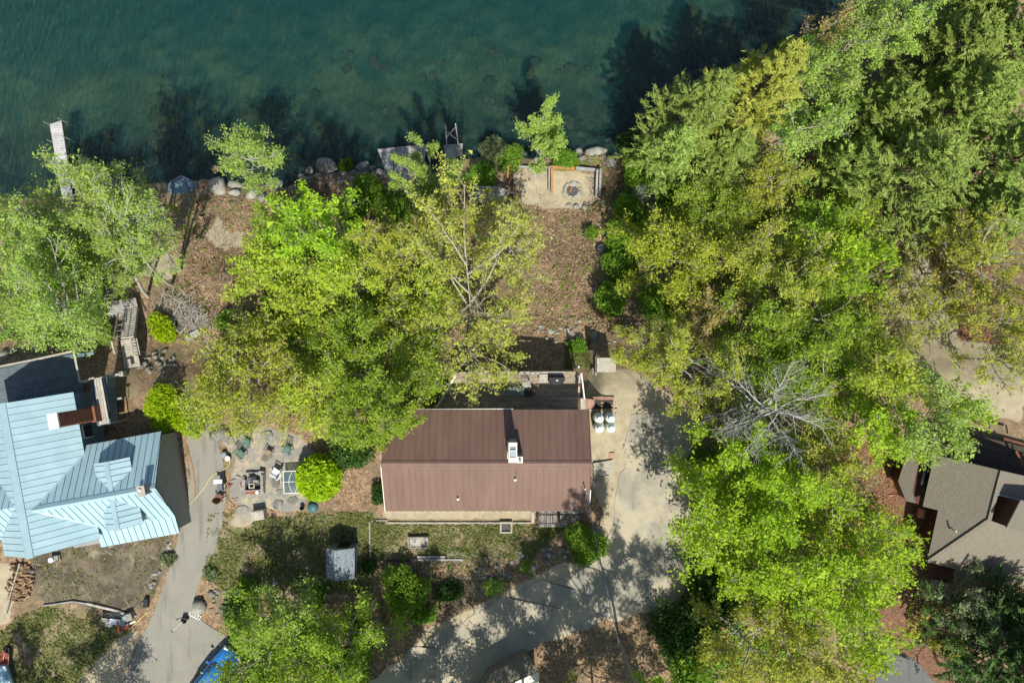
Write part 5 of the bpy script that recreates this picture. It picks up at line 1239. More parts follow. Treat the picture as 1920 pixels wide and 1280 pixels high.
# ---------------------------------------------------------------- front of the brown house: terrace rails, beds
gp = thing('lumber_edging', G(850, 1000), 'long pale lumber edging around the grassy plot below the brown house', 'edging')
lay(gp, [(728, 979), (860, 979)], .09, .12, 'wood_pale'); lay(gp, [(860, 979), (938, 979)], .09, .12, 'wood_grey'); lay(gp, [(962, 979), (999, 979)], .09, .12, 'wood_pale'); lay(gp, [(694, 977), (694, 1046)], .09, .14, 'wood_grey')
lay(gp, [(694, 976), (726, 974)], .07, .10, 'wood_grey'); lay(gp, [(999, 958), (999, 979)], .22, .12, 'wood_pale'); lay(gp, [(696, 1049), (770, 1050)], .08, .1, 'wood_dark'); lay(gp, [(770, 1048), (868, 1048)], .14, .14, 'wood_grey'); lay(gp, [(783, 1042), (835, 1042)], .14, .22, 'wood_grey')
bx = thing('raised_bed', G(785, 1014), 'grey wooden raised bed box with a pale lid in the garden plot', 'planter')
c = G(785, 1014); 
for q_ in ((0, .36, 1.5, .08), (0, -.36, 1.5, .08), (-.72, 0, .08, .70), (.72, 0, .08, .70)): obj('side_board', MB().box((c.x+q_[0], c.y+q_[1], c.z+.2), (q_[2], q_[3], .42)), MATS['wood_grey'], bx)
obj('lid_board', MB().box((c.x-.22, c.y, c.z+.36), (.8, .56, .05)), MATS['wood_pale'], bx); obj('soil', MB().box((c.x+.38, c.y, c.z+.24), (.62, .62, .06)), MATS['concrete'], bx)
pl_ = thing('square_planter', G(949, 987), 'small square concrete planter with leaf litter against the lumber edging', 'planter'); c = G(949, 987)
for q_ in ((0, .36, .92, .12), (0, -.36, .92, .12), (-.40, 0, .12, .60), (.40, 0, .12, .60)): obj('side', MB().box((c.x+q_[0], c.y+q_[1], c.z+.14), (q_[2], q_[3], .3)), MATS['concrete'], pl_)
obj('soil', MB().box((c.x, c.y, c.z+.12), (.68, .60, .06)), MATS['ash'], pl_)
fd = thing('front_landing', G(1052, 972), 'dark board landing with a slatted black railing under the south eave', 'landing')
zz = .35; boards(fd, px_poly([(1008, 958), (1096, 958), (1094, 985), (1008, 985)], zz), zz, (1, 0, 0), .16, 'wood_grey', gap=.03)
for py, zt_ in ((964, 1.1), (981, 1.1)): obj('top_rail', MB().beam(P(1009, py, zt_), P(1093, py, zt_), .07, .06), MATS['wood_dark'], fd)
for px in (1009, 1049, 1093):
    obj('end_rail', MB().beam(P(px, 964, 1.12), P(px, 981, 1.12), .08, .06), MATS['wood_dark'], fd)
    for py in (964, 981): p = P(px, py, .7); obj('rail_post', MB().box((p[0], p[1], .72), (.09, .09, .76)), MATS['wood_dark'], fd)
for i in range(34):
    px = 1011+i*2.45; obj('slat', MB().beam(P(px, 965, 1.06), P(px, 980, 1.06), .035, .03), MATS['wood_dark'], fd)
obj('sill_board', MB().beam(P(1004, 986, .3), P(1092, 986, .3), .09, .08), MATS['wood_pale'], fd)
for px in (1010, 1092): p = P(px, 984, .2); obj('post', MB().box((p[0], p[1], .12), (.1, .1, .42)), MATS['wood_dark'], fd)
# ---------------------------------------------------------------- metal shed on the lawn
msd = thing('metal_shed', (*P(645, 1048, 0)[:2], float(T(*P(645, 1048, 0)[:2]))), 'small tarnished metal garden shed with a dark doorway on the lawn', 'shed')
xa, xb = P(612, 1050, 1.9)[0], P(665, 1050, 1.9)[0]; ya, yb = P(0, 1084, 1.9)[1], P(0, 1027, 1.9)[1]; xm = P(629, 1050, 2.55)[0]; zb_ = .2
obj('wall', MB().prism([(xa+.08, ya+.08), (xb-.08, ya+.08), (xb-.08, yb-.06), (xa+.08, yb-.06)], zb_, 1.88), MATS['galv'], msd)
b = MB().slab([(xa, ya, 1.9), (xm, ya, 2.5), (xm, yb, 2.5), (xa, yb, 1.9)], .03); obj('roof_panel', b, MATS['galv'], msd)
b = MB().slab([(xm+.001, ya, 2.5), (xb, ya, 1.9), (xb, yb, 1.9), (xm+.001, yb, 2.5)], .03); obj('roof_panel', b, MATS['galv'], msd)
v = [(xa+.1, yb-.02, 1.86), (xb-.1, yb-.02, 1.86), (xm, yb-.02, 2.44)]; obj('gable', MB().add(v+[(p[0], p[1]-.05, p[2]) for p in v], [(0, 1, 2), (5, 4, 3), (0, 3, 4, 1), (1, 4, 5, 2), (2, 5, 3, 0)]), MATS['wood_grey'], msd)
v = [(xa+.1, ya+.07, 1.86), (xb-.1, ya+.07, 1.86), (xm, ya+.07, 2.44)]; obj('gable', MB().add(v+[(p[0], p[1]-.05, p[2]) for p in v], [(0, 1, 2), (5, 4, 3), (0, 3, 4, 1), (1, 4, 5, 2), (2, 5, 3, 0)]), MATS['wood_grey'], msd)
obj('door_opening', MB().box(((xa+xb)/2+.05, yb-.05, 1.0), (.85, .05, 1.6)), MATS['black'], msd); obj('ridge_cap', MB().beam((xm, ya-.02, 2.53), (xm, yb+.02, 2.53), .14, .03), MATS['galv'], msd)
obj('ramp', MB().box(((xa+xb)/2+.1, yb+.45, .28), (.95, .8, .06)), MATS['wood_dark'], msd)
# ---------------------------------------------------------------- patio clutter
def gp_(px, py): return G(px, py)
wp_ = thing('block_fireplace', G(476, 905), 'open fireplace of grey concrete blocks with brick sill on the patio', 'fireplace')
c = G(478, 905); nb = 0
lay_b = []
for i in range(4): lay_b += [(-.62+.41*i, -.62, 0), (-.62+.41*i, -.62, 1)]
for j in range(3):
    for k in range(3): lay_b += [(.72, -.30+.41*j, k)]
for j in range(2):
    for k in range(2): lay_b += [(-.68, -.30+.41*j, k)]
for i in range(3): lay_b += [(-.2+.41*i, .75, 0)]
lay_b += [(.62, .85, 0), (.62, .85, 1), (-.45, .72, 0), (.2, .2, 0), (.2, .2, 1), (-.2, .1, 0)]
for i, (x, y, k) in enumerate(lay_b):
    o = link_mesh('block', cb, wp_); o.location = (c.x+x, c.y+y, c.z+.10+.20*k); o.rotation_euler = (0, 0, (math.pi/2 if abs(x) > .65 else 0)+.06*((i*37) % 5-2))
obj('hearth', MB().box((c.x, c.y-.1, c.z+.04), (1.2, .9, .06)), MATS['ash'], wp_)
b = MB(); 
for q_ in ((0, .15, .44, .08), (0, -.15, .44, .08), (-.18, 0, .08, .22), (.18, 0, .08, .22)): b.box((c.x-.12+q_[0], c.y-.15+q_[1], c.z+.30), (q_[2], q_[3], .12))
obj('flue_ring', b, MATS['concrete'], wp_)
obj('brick_tray', MB().box((c.x-.02, c.y-.62, c.z+.43), (1.05, .22, .05)), MATS['brick'], wp_)
obj('lintel', MB().box((c.x+.05, c.y-.46, c.z+.46), (1.3, .06, .06), .06), MATS['wood_pale'], wp_)
for i, a in enumerate((.3, .5, .7)): obj('fire_iron', MB().beam((c.x-.55+.1*i, c.y+.05, c.z+.15), (c.x-.3+.1*i, c.y+.5, c.z+.55), .04, .04), MATS['metal_grey'], wp_)
tag(obj('black_sack', MB().lathe((c.x-.05, c.y+.45, c.z), [(.28, 0), (.33, .15), (.25, .35), (.08, .42)], 12), MATS['black_cloth'], None, True), 'crumpled black sack inside the block fireplace', 'sack')
tag(obj('white_bowl', MB().lathe((c.x+.35, c.y-.60, c.z+.46), [(.06, 0), (.13, .07), (.12, .075), (.04, .02)], 14), MATS['white_plastic'], None, True), 'small white bowl on the brick sill of the fireplace', 'bowl')
gt = thing('charcoal_grill', G(417, 905), 'slim grill with a white side shelf at the edge of the driveway', 'grill'); c = G(418, 903)
obj('side_shelf', MB().box((c.x-.02, c.y+.18, c.z+.82), (.62, .30, .04), .08), MATS['white_plastic'], gt); obj('fire_box', MB().box((c.x+.1, c.y-.22, c.z+.70), (.42, .5, .22), .08), MATS['black'], gt)
for i in range(6): obj('grate_bar', MB().box((c.x-.08+.07*i, c.y-.22, c.z+.83), (.03, .48, .02), .08), MATS['metal_grey'], gt)
for i in (-1, 1):
    for j in (-1, 1): obj('leg', MB().box((c.x+.1+.18*i, c.y-.2+.22*j, c.z+.32), (.04, .04, .62)), MATS['black'], gt)
p = G(416, 930); chair('leather_chair', p, 2.6, 'low brown chair with its back to the driveway beside the grill', 'leather_brown', leg='wood_dark', tilt=.12)
p = G(521, 883); chair('plastic_chair', p, -2.1, 'white moulded plastic garden chair on the patio', 'white_plastic', s=1.1)
p = G(507, 848); chair('slatted_chair', p, 2.7, 'tan slatted garden chair on the sandy patio near the yellow foliage', 'siding_tan', slat=4)
p = G(456, 850); chair('green_chair', p, .8, 'dark green garden chair beside the path from the driveway', 'green_plastic', slat=5)
p = G(466, 830); chair('green_chair', p, -.4, 'green garden chair half hidden under the yellow-green branches', 'green_plastic', slat=5)
p = G(542, 843); chair('grey_chair', p, -.5, 'grey-green folding chair in shade at the back of the patio', 'green_plastic', slat=4)
p = G(536, 896); tag(obj('teal_bin', MB().lathe((p.x, p.y, p.z), [(.17, 0), (.2, .4), (.21, .42), (.17, .40)], 14), MATS['teal_plastic']), 'teal plastic bin behind the white garden chair', 'bin')
p = G(535, 906); tag(obj('metal_lantern', MB().lathe((p.x, p.y, p.z), [(.10, 0), (.12, .08), (.09, .2), (.11, .25), (.03, .33)], 10), MATS['galv']), 'small metal lantern left of the glass patio table', 'lantern')
p = P(552, 902, .7); pt = table('patio_table', (p[0], p[1]), 1.45, 1.62, .70, 'rectangular glass-topped white metal patio table beside the round bush', top='table_glass', leg='white_paint', rz=.05, frame='white_paint')
zt2 = float(T(p[0], p[1]))+.745
for s in (-1, 1):
    pts = [(p[0]+s*(.1+.25*math.sin(math.pi*t/8)), p[1]-.75+1.5*t/8, zt2) for t in range(9)]; obj('scroll_bar', MB().tube(pts, .018, 5), MATS['white_paint'], pt)
obj('cross_bar', MB().beam((p[0]-.7, p[1], zt2), (p[0]+.7, p[1]+.05, zt2), .04, .03), MATS['white_paint'], pt)
p = G(489, 962); cbx = thing('concrete_box', p, 'square pale concrete well cover below the block fireplace', 'well cover'); obj('slab', MB().box((p.x, p.y, p.z+.35), (.95, .68, .7), .15), MATS['concrete'], cbx); obj('lip', MB().box((p.x, p.y, p.z+.71), (.80, .54, .03), .15), MATS['concrete'], cbx)
p = G(423, 851); tag(obj('planter_tub', MB().box((p.x, p.y, p.z+.2), (.36, .32, .4), .5).box((p.x, p.y, p.z+.41), (.30, .26, .03), .5), MATS['metal_grey']), 'square grey planter tub by the hose at the driveway edge', 'tub')
p = G(430, 858); rl = thing('hose_reel', p, 'round pale hose reel at the edge of the grass strip', 'hose reel'); obj('drum', MB().cyl((p.x, p.y, p.z+.05), (p.x, p.y, p.z+.3), .18, n=16), MATS['green_plastic'], rl); obj('flange', MB().cyl((p.x, p.y, p.z+.3), (p.x, p.y, p.z+.34), .2, n=16), MATS['trim_cream'], rl)
hp_ = resample([(433, 862), (432, 872), (424, 878), (405, 885), (393, 895), (390, 905), (375, 925), (358, 943), (345, 950), (338, 952)], 40)
tag(obj('garden_hose', MB().tube([tuple(G(a, b_)+Vector((0, 0, .09))) for a, b_ in hp_], .032, 5), MATS['hose']), 'yellow garden hose lying across the driveway', 'hose')
hp_ = resample([(354, 846), (362, 870), (366, 900), (367, 930)], 14)
tag(obj('edging_pipe', MB().tube([tuple(G(a, b_)+Vector((0, 0, .09))) for a, b_ in hp_], .04, 5), MATS['wood_orange']), 'brown edging pipe along the wall side of the driveway', 'pipe')
tag(obj('gate_post', MB().box((*G(334, 962)[:2], .35), (.14, .9, 1.1), .12), MATS['wood_redbrown']), 'short red-brown screen post at the corner of the grey wall', 'post')
p = G(587, 950); tag(obj('tarp_bundle', MB().lathe((p.x, p.y, p.z-.02), [(.42, 0), (.38, .2), (.25, .34), (.06, .38)], 9), MATS['teal_plastic'], None, True), 'dark blue-grey tarp bundle below the round bright bush', 'tarp')
p = G(568, 950); tag(obj('black_bucket', MB().lathe((p.x, p.y, p.z), [(.13, 0), (.16, .32), (.17, .33), (.13, .31), (.11, .05)], 14), MATS['black']), 'black bucket left of the tarp bundle', 'bucket')
for i, (px, py) in enumerate(((437, 935), (441, 940), (436, 945), (444, 934), (438, 951), (432, 941))):
    p = G(px, py); o = bpy.data.objects.new('loose_brick', bk); COL.objects.link(o); o.location = (p.x, p.y, p.z+.04); o.rotation_euler = (0, 0, i*1.1); tag(o, 'loose brick on the ground between the grill and the fireplace', 'brick', 'loose bricks')
for i in range(9):
    p = G(432+R_.uniform(-2, 22), 893+R_.uniform(0, 22)); q_ = p+Vector((R_.uniform(-.4, .4), R_.uniform(-.4, .4), .1)); tag(obj('stick', MB().beam(p+Vector((0, 0, .08)), q_, .05, .05), MATS['rust_red' if i % 2 else 'wood_pale']), 'short stick in the kindling heap left of the block fireplace', 'stick', 'kindling sticks')
# ---------------------------------------------------------------- around the blue house yard
lm = MB().cyl((0, -.24, 0), (0, .24, 0), .085, .075, 8); lme = bpy.data.meshes.new('firewood_log'); lme.from_pydata(lm.v, [], lm.f); lme.materials.append(MATS['log_wood'])
for i in range(120):
    t = R_.random(); px = R_.gauss(40, 9)+(-2 if t > .5 else 4); py = 1058+66*t; z = abs(R_.gauss(0, .22)); p = G(px, py); o = bpy.data.objects.new('firewood_log', lme); COL.objects.link(o)
    o.location = (p.x, p.y, p.z+.08+z*(1-abs(px-40)/24)); o.rotation_euler = (R_.gauss(0, .25), R_.uniform(0, 6), R_.gauss(1.5, .5)); s = R_.uniform(.8, 1.25); o.scale = (s, s, s)
    tag(o, 'split log in the firewood heap below the blue roof', 'log', 'firewood logs')
plank((46, 1052), (15, 1156), .07, .08, 'wood_pale', 'long thin pale pole leaning across the firewood heap', 'pole', 'pole', lift=.45)
p = G(103, 1046); pm = thing('water_pump', p, 'white round pump on a small frame beside the blue roof edge', 'pump'); obj('tank', MB().cyl((p.x, p.y, p.z), (p.x, p.y, p.z+.5), .19, n=16), MATS['white_plastic'], pm); obj('housing', MB().box((p.x+.3, p.y+.12, p.z+.18), (.34, .34, .34), .2), MATS['block_grey'], pm); obj('frame_bar', MB().box((p.x+.5, p.y+.05, p.z+.2), (.05, .5, .05), .2), MATS['wood_pale'], pm)
tr_ = thing('wire_trellis', G(68, 1066), 'thin white wire trellis standing in the dirt right of the firewood', 'trellis'); p = G(66, 1066)
for i in range(4): obj('wire', MB().beam((p.x-.2+.16*i, p.y, p.z), (p.x-.2+.16*i, p.y+.1, p.z+1.1), .02, .02), MATS['galv'], tr_)
for i in range(3): obj('wire', MB().beam((p.x-.22, p.y+.04*i, p.z+.35+.3*i), (p.x+.32, p.y+.04*i, p.z+.35+.3*i), .02, .02), MATS['galv'], tr_)
eg = thing('board_edging', G(170, 1135), 'curved pale board edging between the bare yard and the lawn', 'edging')
es = [(82, 1134), (110, 1130), (138, 1126), (165, 1130), (190, 1136), (215, 1142), (238, 1149), (256, 1154)]
for i in range(len(es)-1): lay(eg, es[i:i+2], .09 if i < 3 else .16, .16, 'wood_pale' if i > 2 else 'wood_grey', 'edging_board')
def junk(nm, px, py, d_, rz, m, label, lift=0., cat='junk'):
    p = G(px, py); return tag(obj(nm, MB().box((p.x, p.y, p.z+d_[2]/2+lift), d_, rz), MATS[m]), label, cat)
def sheet(nm, px, py, sx, sy, rz, m, label, cat='tarp', amp=.12, lift=.1):
    p = G(px, py); n = 9; xs = np.linspace(-sx/2, sx/2, n); ys = np.linspace(-sy/2, sy/2, n); v = []; R = np.random.default_rng(px)
    ca, sa = math.cos(rz), math.sin(rz)
    for j in range(n):
        for i in range(n):
            x, y = xs[i]*(1+.12*R.normal()*.5), ys[j]*(1+.12*R.normal()*.5); e_ = min(i, j, n-1-i, n-1-j); z = (lift if e_ else .02)+amp*R.random()*(e_ > 0); v.append((p.x+x*ca-y*sa, p.y+x*sa+y*ca, p.z+z))
    b = MB().add(v, [(j*n+i, j*n+i+1, (j+1)*n+i+1, (j+1)*n+i) for j in range(n-1) for i in range(n-1)]); return tag(obj(nm, b, MATS[m], None, True), label, cat)
sheet('black_tarp', 224, 1152, 1.3, .75, -.15, 'black_cloth', 'black tarp spread over the junk pile by the board edging'); sheet('dark_tarp', 203, 1149, .8, .5, -.1, 'black', 'darker folded tarp at the left end of the junk pile', lift=.15)
for k, (px, py, l, mm) in enumerate(((204, 1157, 'upper pale board sticking out of the left end of the junk pile', 'wood_pale'), (201, 1161, 'lower pale board sticking out of the left end of the junk pile', 'wood_pale'))): plank((px-11, py), (px+12, py+3), .12, .06, mm, l, lift=.15)
junk('white_board_sheet', 218, 1163, (.75, .42, .06), -.1, 'white_plastic', 'white panel lying on the junk pile', .18); junk('grey_board_sheet', 230, 1165, (.5, .5, .08), .2, 'metal_grey', 'grey panel lying right of the white one on the junk pile', .12); junk('white_crate', 207, 1168, (.5, .35, .2), -.2, 'trim_cream', 'cream coloured crate at the lower edge of the junk pile')
p = G(241, 1154); tag(obj('metal_drum', MB().lathe((p.x, p.y, p.z), [(.22, 0), (.22, .5), (.2, .52), (.17, .48), (.05, .48)], 16), MATS['metal_grey']), 'grey open metal drum at the right end of the junk pile', 'drum')
junk('grey_bin', 248, 1152, (.45, .5, .5), .3, 'block_grey', 'dark grey bin beside the metal drum'); plank((224, 1162), (226, 1184), .16, .14, 'orange_plastic', 'long orange tool lying at the front of the junk pile', 'orange_tool', 'tool', lift=.12); junk('orange_shovel', 239, 1175, (.48, .24, .08), .5, 'orange_plastic', 'orange shovel blade lying right of the orange tool', .04)
plank((241, 1181), (277, 1146), .06, .05, 'hose', 'thin yellow bamboo pole from the junk pile up to the driveway edge', 'pole', 'pole'); plank((237, 1172), (255, 1163), .14, .05, 'trim_cream', 'white board lying under the yellow pole', lift=.03)
junk('black_crate', 277, 1127, (.32, .62, .35), -.05, 'black', 'black crate standing on the stones beside the driveway')
hc = thing('garden_cart', G(348, 1160), 'black hand cart with a long handle on the driveway', 'cart'); p = G(350, 1158)
obj('tray', MB().lathe((p.x, p.y, p.z+.2), [(.14, 0), (.23, .25), (.21, .25), (.13, .05)], 10), MATS['black'], hc); obj('handle', MB().beam((p.x-.1, p.y-.1, p.z+.4), (p.x-.62, p.y-.62, p.z+.95), .035, .035), MATS['white_paint'], hc); obj('grip', MB().cyl((p.x-.68, p.y-.52, p.z+.95), (p.x-.54, p.y-.68, p.z+.95), .03, n=6), MATS['black'], hc)
for s in (-1, 1): obj('wheel', MB().cyl((p.x+.19*s-.03, p.y+.08, p.z+.13), (p.x+.19*s+.03, p.y+.08, p.z+.13), .13, n=12), MATS['rubber'], hc)
fr_ = thing('garden_ladder', G(368, 1154), 'short white ladder lying on the grass below the oval boulder', 'ladder'); a0, a1 = G(359, 1145)+Vector((0, 0, .08)), G(378, 1154)+Vector((0, 0, .08)); dn = Vector((-.14, -.24, 0))
obj('side_rail', MB().beam(a0, a1, .05, .05), MATS['white_paint'], fr_); obj('side_rail', MB().beam(a0+dn, a1+dn, .05, .05), MATS['white_paint'], fr_)
for i in range(5): q_ = a0.lerp(a1, i/4); obj('rung', MB().beam(q_, q_+dn, .045, .04), MATS['white_paint'], fr_)
wb = thing('wheelbarrow', G(18, 1226), 'rust-red wheelbarrow on the shaded lawn at the left edge', 'wheelbarrow'); p = G(18, 1227)
b = MB(); tp = [(-.32, -.42), (.32, -.42), (.38, .3), (0, .48), (-.38, .3)]; n = 5
vs = [(p.x+x*k, p.y+y*k, p.z+z) for k, z in ((.6, .25), (1, .55), (.9, .54), (.52, .29)) for x, y in tp]; b.add(vs, [(j*n+i, j*n+(i+1) % n, (j+1)*n+(i+1) % n, (j+1)*n+i) for j in range(3) for i in range(n)]+[(4, 3, 2, 1, 0), tuple(range(3*n, 4*n))]); obj('tray', b, MATS['rust_red'], wb)
for s in (-1, 1): obj('handle', MB().beam((p.x+.1*s, p.y+.6, p.z+.25), (p.x+.3*s, p.y-1.0, p.z+.5), .05, .05), MATS['wood_pale'], wb); obj('leg', MB().beam((p.x+.22*s, p.y-.3, p.z+.36), (p.x+.24*s, p.y-.35, p.z), .04, .04), MATS['black'], wb)
obj('wheel', MB().cyl((p.x-.05, p.y+.6, p.z+.2), (p.x+.05, p.y+.6, p.z+.2), .2, n=14), MATS['rubber'], wb)
# ---------------------------------------------------------------- old frame full of brush, left of centre
of = thing('brush_frame', G(350, 600), 'old grey wooden frame overgrown with dry brush on the slope', 'frame')
def at_g(px, py, h_): q_ = G(px, py); return Vector((q_.x, q_.y, q_.z+h_))
cs = [(312, 549), (375, 585), (345, 625), (300, 590)]
for i in range(4): obj('frame_bar', MB().beam(at_g(*cs[i], .5), at_g(*cs[(i+1) % 4], .5), .07, .07), MATS['wood_grey'], of); obj('leg', MB().beam(at_g(*cs[i], 0), at_g(*cs[i], .5), .07, .07, up=(0, 1, 0)), MATS['wood_grey'], of)
obj('cross_bar', MB().beam(at_g(346, 567, .54), at_g(328, 598, .54), .07, .06), MATS['wood_pale'], of)
obj('slab_board', MB().beam(at_g(352, 636, .25), at_g(376, 622, .25), .5, .1), MATS['wood_grey'], of)
RB = np.random.default_rng(77)
def brush(name, px, py, rpx, n, label, m='bark_pale', hgt=.6):
    c_ = G(px, py); s_ = 0.04*rpx; st_ = np.stack([c_.x+RB.normal(size=n)*s_*.5, c_.y+RB.normal(size=n)*s_*.5, c_.z+RB.random(n)*hgt*.6], 1)
    dv_ = np.concatenate([RB.normal(size=(n, 2)), RB.random((n, 1))*.5], 1); pt_ = grow(RB, st_, dv_, .4+.7*RB.random(n), 4, -.03, .2)
    v_, f_ = tubes(pt_, np.full((n, 4), .013), 3); me_ = bpy.data.meshes.new(name); fill_mesh(me_, v_, f_); me_.materials.append(MATS[m]); return tag(link_mesh(name, me_), label, 'brush', None, 'stuff')
brush('dry_brush', 330, 585, 40, 420, 'tangle of dry twigs filling the old wooden frame'); brush('dry_brush_heap', 365, 610, 40, 380, 'heap of dry twigs spilling right of the old frame', 'bark_dead')
brush('shore_brush', 590, 360, 45, 330, 'dry twigs over the dark shore rocks', 'bark_brown', .5); brush('red_twigs', 1150, 350, 45, 330, 'dry brown brush on the slope right of the fire pit', 'bark_brown', .4)
brush('slope_twigs', 1050, 480, 110, 260, 'dry twigs strewn over the leaf slope', 'bark_brown', .2); brush('left_slope_twigs', 420, 520, 80, 240, 'dry twigs strewn over the brown slope left of the thicket', 'bark_brown', .25); brush('bank_twigs', 900, 1090, 80, 260, 'dry twigs on the bank above the road', 'bark_pale', .3)
# ---------------------------------------------------------------- vehicles, mostly hidden at the bottom edge
def vehicle(name, cx, cy, rz, paint, label, cat):
    z = float(T(cx, cy)); t = thing(name, (cx, cy, z), label, cat); Mz = Matrix.Rotation(rz, 3, 'Z'); W = lambda x, y, zz: tuple(Vector((cx, cy, z))+Mz @ Vector((x, y, zz)))
    def loft(secs):  # sections along length: (x, half width, z low, z high)
        vs = []; n = 8
        for x, hw, zl_, zh in secs:
            for u_, v_ in ((-1, 0), (-1, .55), (-.92, .9), (-.6, 1), (.6, 1), (.92, .9), (1, .55), (1, 0)): vs.append(W(x, hw*u_, zl_+(zh-zl_)*v_))
        f = [(j*n+i, j*n+(i+1) % n, (j+1)*n+(i+1) % n, (j+1)*n+i) for j in range(len(secs)-1) for i in range(n)]+[tuple(range(n-1, -1, -1)), tuple((len(secs)-1)*n+i for i in range(n))]
        return MB().add(vs, f)
    body = obj('body', loft([(-2.35, .72, .45, .85), (-2.2, .86, .32, 1.0), (-1.2, .92, .28, 1.05), (1.0, .92, .28, 1.05), (1.9, .88, .32, .92), (2.3, .74, .42, .72)]), MATS[paint], t, True)
    obj('cabin', loft([(-1.95, .66, 1.0, 1.06), (-1.45, .70, 1.0, 1.48), (.1, .70, 1.0, 1.52), (.55, .68, 1.0, 1.44), (1.2, .66, .98, 1.04)]), MATS[paint], t, True)
    vs = [W(.50, -.60, 1.46), W(.50, .60, 1.46), W(1.12, .64, 1.09), W(1.12, -.64, 1.09)]; obj('windscreen', MB().slab(vs, .03), MATS['window_dark'], t)
    vs = [W(-1.42, -.60, 1.50), W(-1.42, .60, 1.50), W(-1.88, .62, 1.10), W(-1.88, -.62, 1.10)]; obj('rear_window', MB().slab(vs, .03), MATS['window_dark'], t)
    for s in (-1, 1):
        obj('side_window', MB().slab([W(-1.3, .72*s, 1.08), W(.9, .72*s, 1.08), W(.45, .715*s, 1.40), W(-1.2, .715*s, 1.40)], .03, up=False), MATS['window_dark'], t)
        obj('wing_mirror', MB().box(W(.85, 1.02*s, 1.06), (.14, .22, .14), rz), MATS[paint], t); obj('headlight', MB().box(W(2.2, .58*s, .72), (.16, .3, .12), rz), MATS['white_plastic'], t); obj('tail_light', MB().box(W(-2.28, .62*s, .82), (.08, .26, .14), rz), MATS['rust_red'], t)
        for x in (-1.45, 1.4):
            wh = obj('wheel', MB().cyl(W(x, .72*s, .32), W(x, .94*s, .32), .32, n=20), MATS['rubber'], t); obj('rim', MB().cyl(W(x, .93*s, .32), W(x, .955*s, .32), .2, n=14), MATS['galv'], wh)
    return t
p = P(402, 1268, 1.2); vehicle('parked_car', p[0], p[1], math.radians(52), 'paint_blue', 'bright blue car parked on the driveway under the leafy tree', 'car')
p = P(-38, 1282, 1.2); vehicle('parked_car', p[0], p[1], math.radians(18), 'paint_paleblue', 'pale blue car whose corner shows at the bottom left edge', 'car')
# ---------------------------------------------------------------- trees and shrubs
D, CF, S = deciduous, conifer, shrub
# left shore and blue house
D('birch', (85, 555), 105, 12, 'white birch with a thick bent trunk rooted above the wooden landing', base=(197, 606))
D('birch', (190, 420), 82, 14.5, 'birch whose white trunk leans from the wooden landing corner towards the lake', base=(277, 556))
D('birch', (255, 425), 62, 14.5, 'birch with a slender white trunk beside the tall stair shadows', base=(322, 535))
D('birch', (288, 418), 44, 14, 'rightmost leaning birch on the left bank next to the moored boat', base=(340, 506))
D('birch', (60, 440), 95, 13, 'birch at the left edge below the dock'); D('birch', (25, 545), 80, 10, 'dense birch cut by the left edge above the house deck')
D('birch', (192, 335), 52, 14, 'birch with light crown overlapping the dock end'); D('birch', (88, 372), 34, 7, 'small pale birch with bare white branches left of the dock end', lai=.8)
D('green', (140, 480), 70, 9, 'green tree among the birches above the stairs'); D('birch', (20, 420), 60, 12, 'leftmost lakeside birch below the open water'); D('green', (238, 376), 42, 10, 'bushy green tree beside the moored boat')
D('birch', (466, 285), 66, 10.5, 'leaning birch standing alone on the shore boulders', base=(512, 354), lai=1.9)
# slope left of centre
D('maple', (500, 510), 88, 10, 'yellow-green tree at the left end of the slope thicket beside the bare sand patch', leaf='leaf_lime')
D('maple', (600, 430), 92, 15, 'bright green tree with pale branches nearest the rocky cove'); D('green', (525, 420), 55, 14, 'dense green tree between the cove and the yellow-green thicket'); D('lime', (655, 510), 85, 12, 'lime tree with pale forked branches in the slope thicket')
D('olive', (730, 470), 82, 14, 'olive tree right of the forked lime tree'); D('maple', (570, 585), 66, 8, 'low bright green tree in the middle of the slope thicket', leaf='leaf_lime'); D('green', (640, 640), 78, 9, 'green tree above the yellow grove by the blue house path')
D('olive', (450, 705), 92, 9, 'yellow-olive tree left of the patio bushes'); D('olive', (530, 720), 82, 9, 'yellow-olive tree above the sandy patio'); D('lime', (600, 745), 76, 8, 'yellow-green tree overhanging the back of the patio'); D('lime', (400, 755), 55, 7, 'small lime tree beside the driveway head')
D('green', (690, 690), 84, 10, 'dark green birch-like tree left of the brown house deck'); D('green', (735, 780), 82, 11, 'fine leaved tree overhanging the left end of the brown roof', base=(700, 800), lai=1.5); D('green', (660, 780), 58, 8, 'green tree by the left wall of the brown house'); D('olive', (480, 620), 50, 7, 'small yellow tree beside the overgrown wooden frame')
D('lime', (800, 560), 62, 9, 'lime tree in front of the big budding oak'); D('olive', (740, 600), 62, 8, 'olive tree behind the deck on the leafy slope'); D('green', (790, 690), 60, 8, 'dark green tree against the left end of the deck')
D('sparse', (870, 500), 135, 13, 'big budding oak with pale spreading branches in the centre', base=(885, 640), lai=.95, tk=.7)
D('sparse', (965, 480), 88, 11, 'thinly leaved tree at the right of the big oak above brown leaves', lai=.55); D('olive', (835, 425), 78, 14, 'yellow-leaved tree behind the grey ramp', lai=1.2); D('sparse', (900, 680), 88, 11, 'grey-twigged budding tree hanging over the deck', base=(872, 640), lai=.75, s=.26)
D('olive', (930, 410), 60, 8, 'thin olive tree below the grey board terrace', lai=.8)
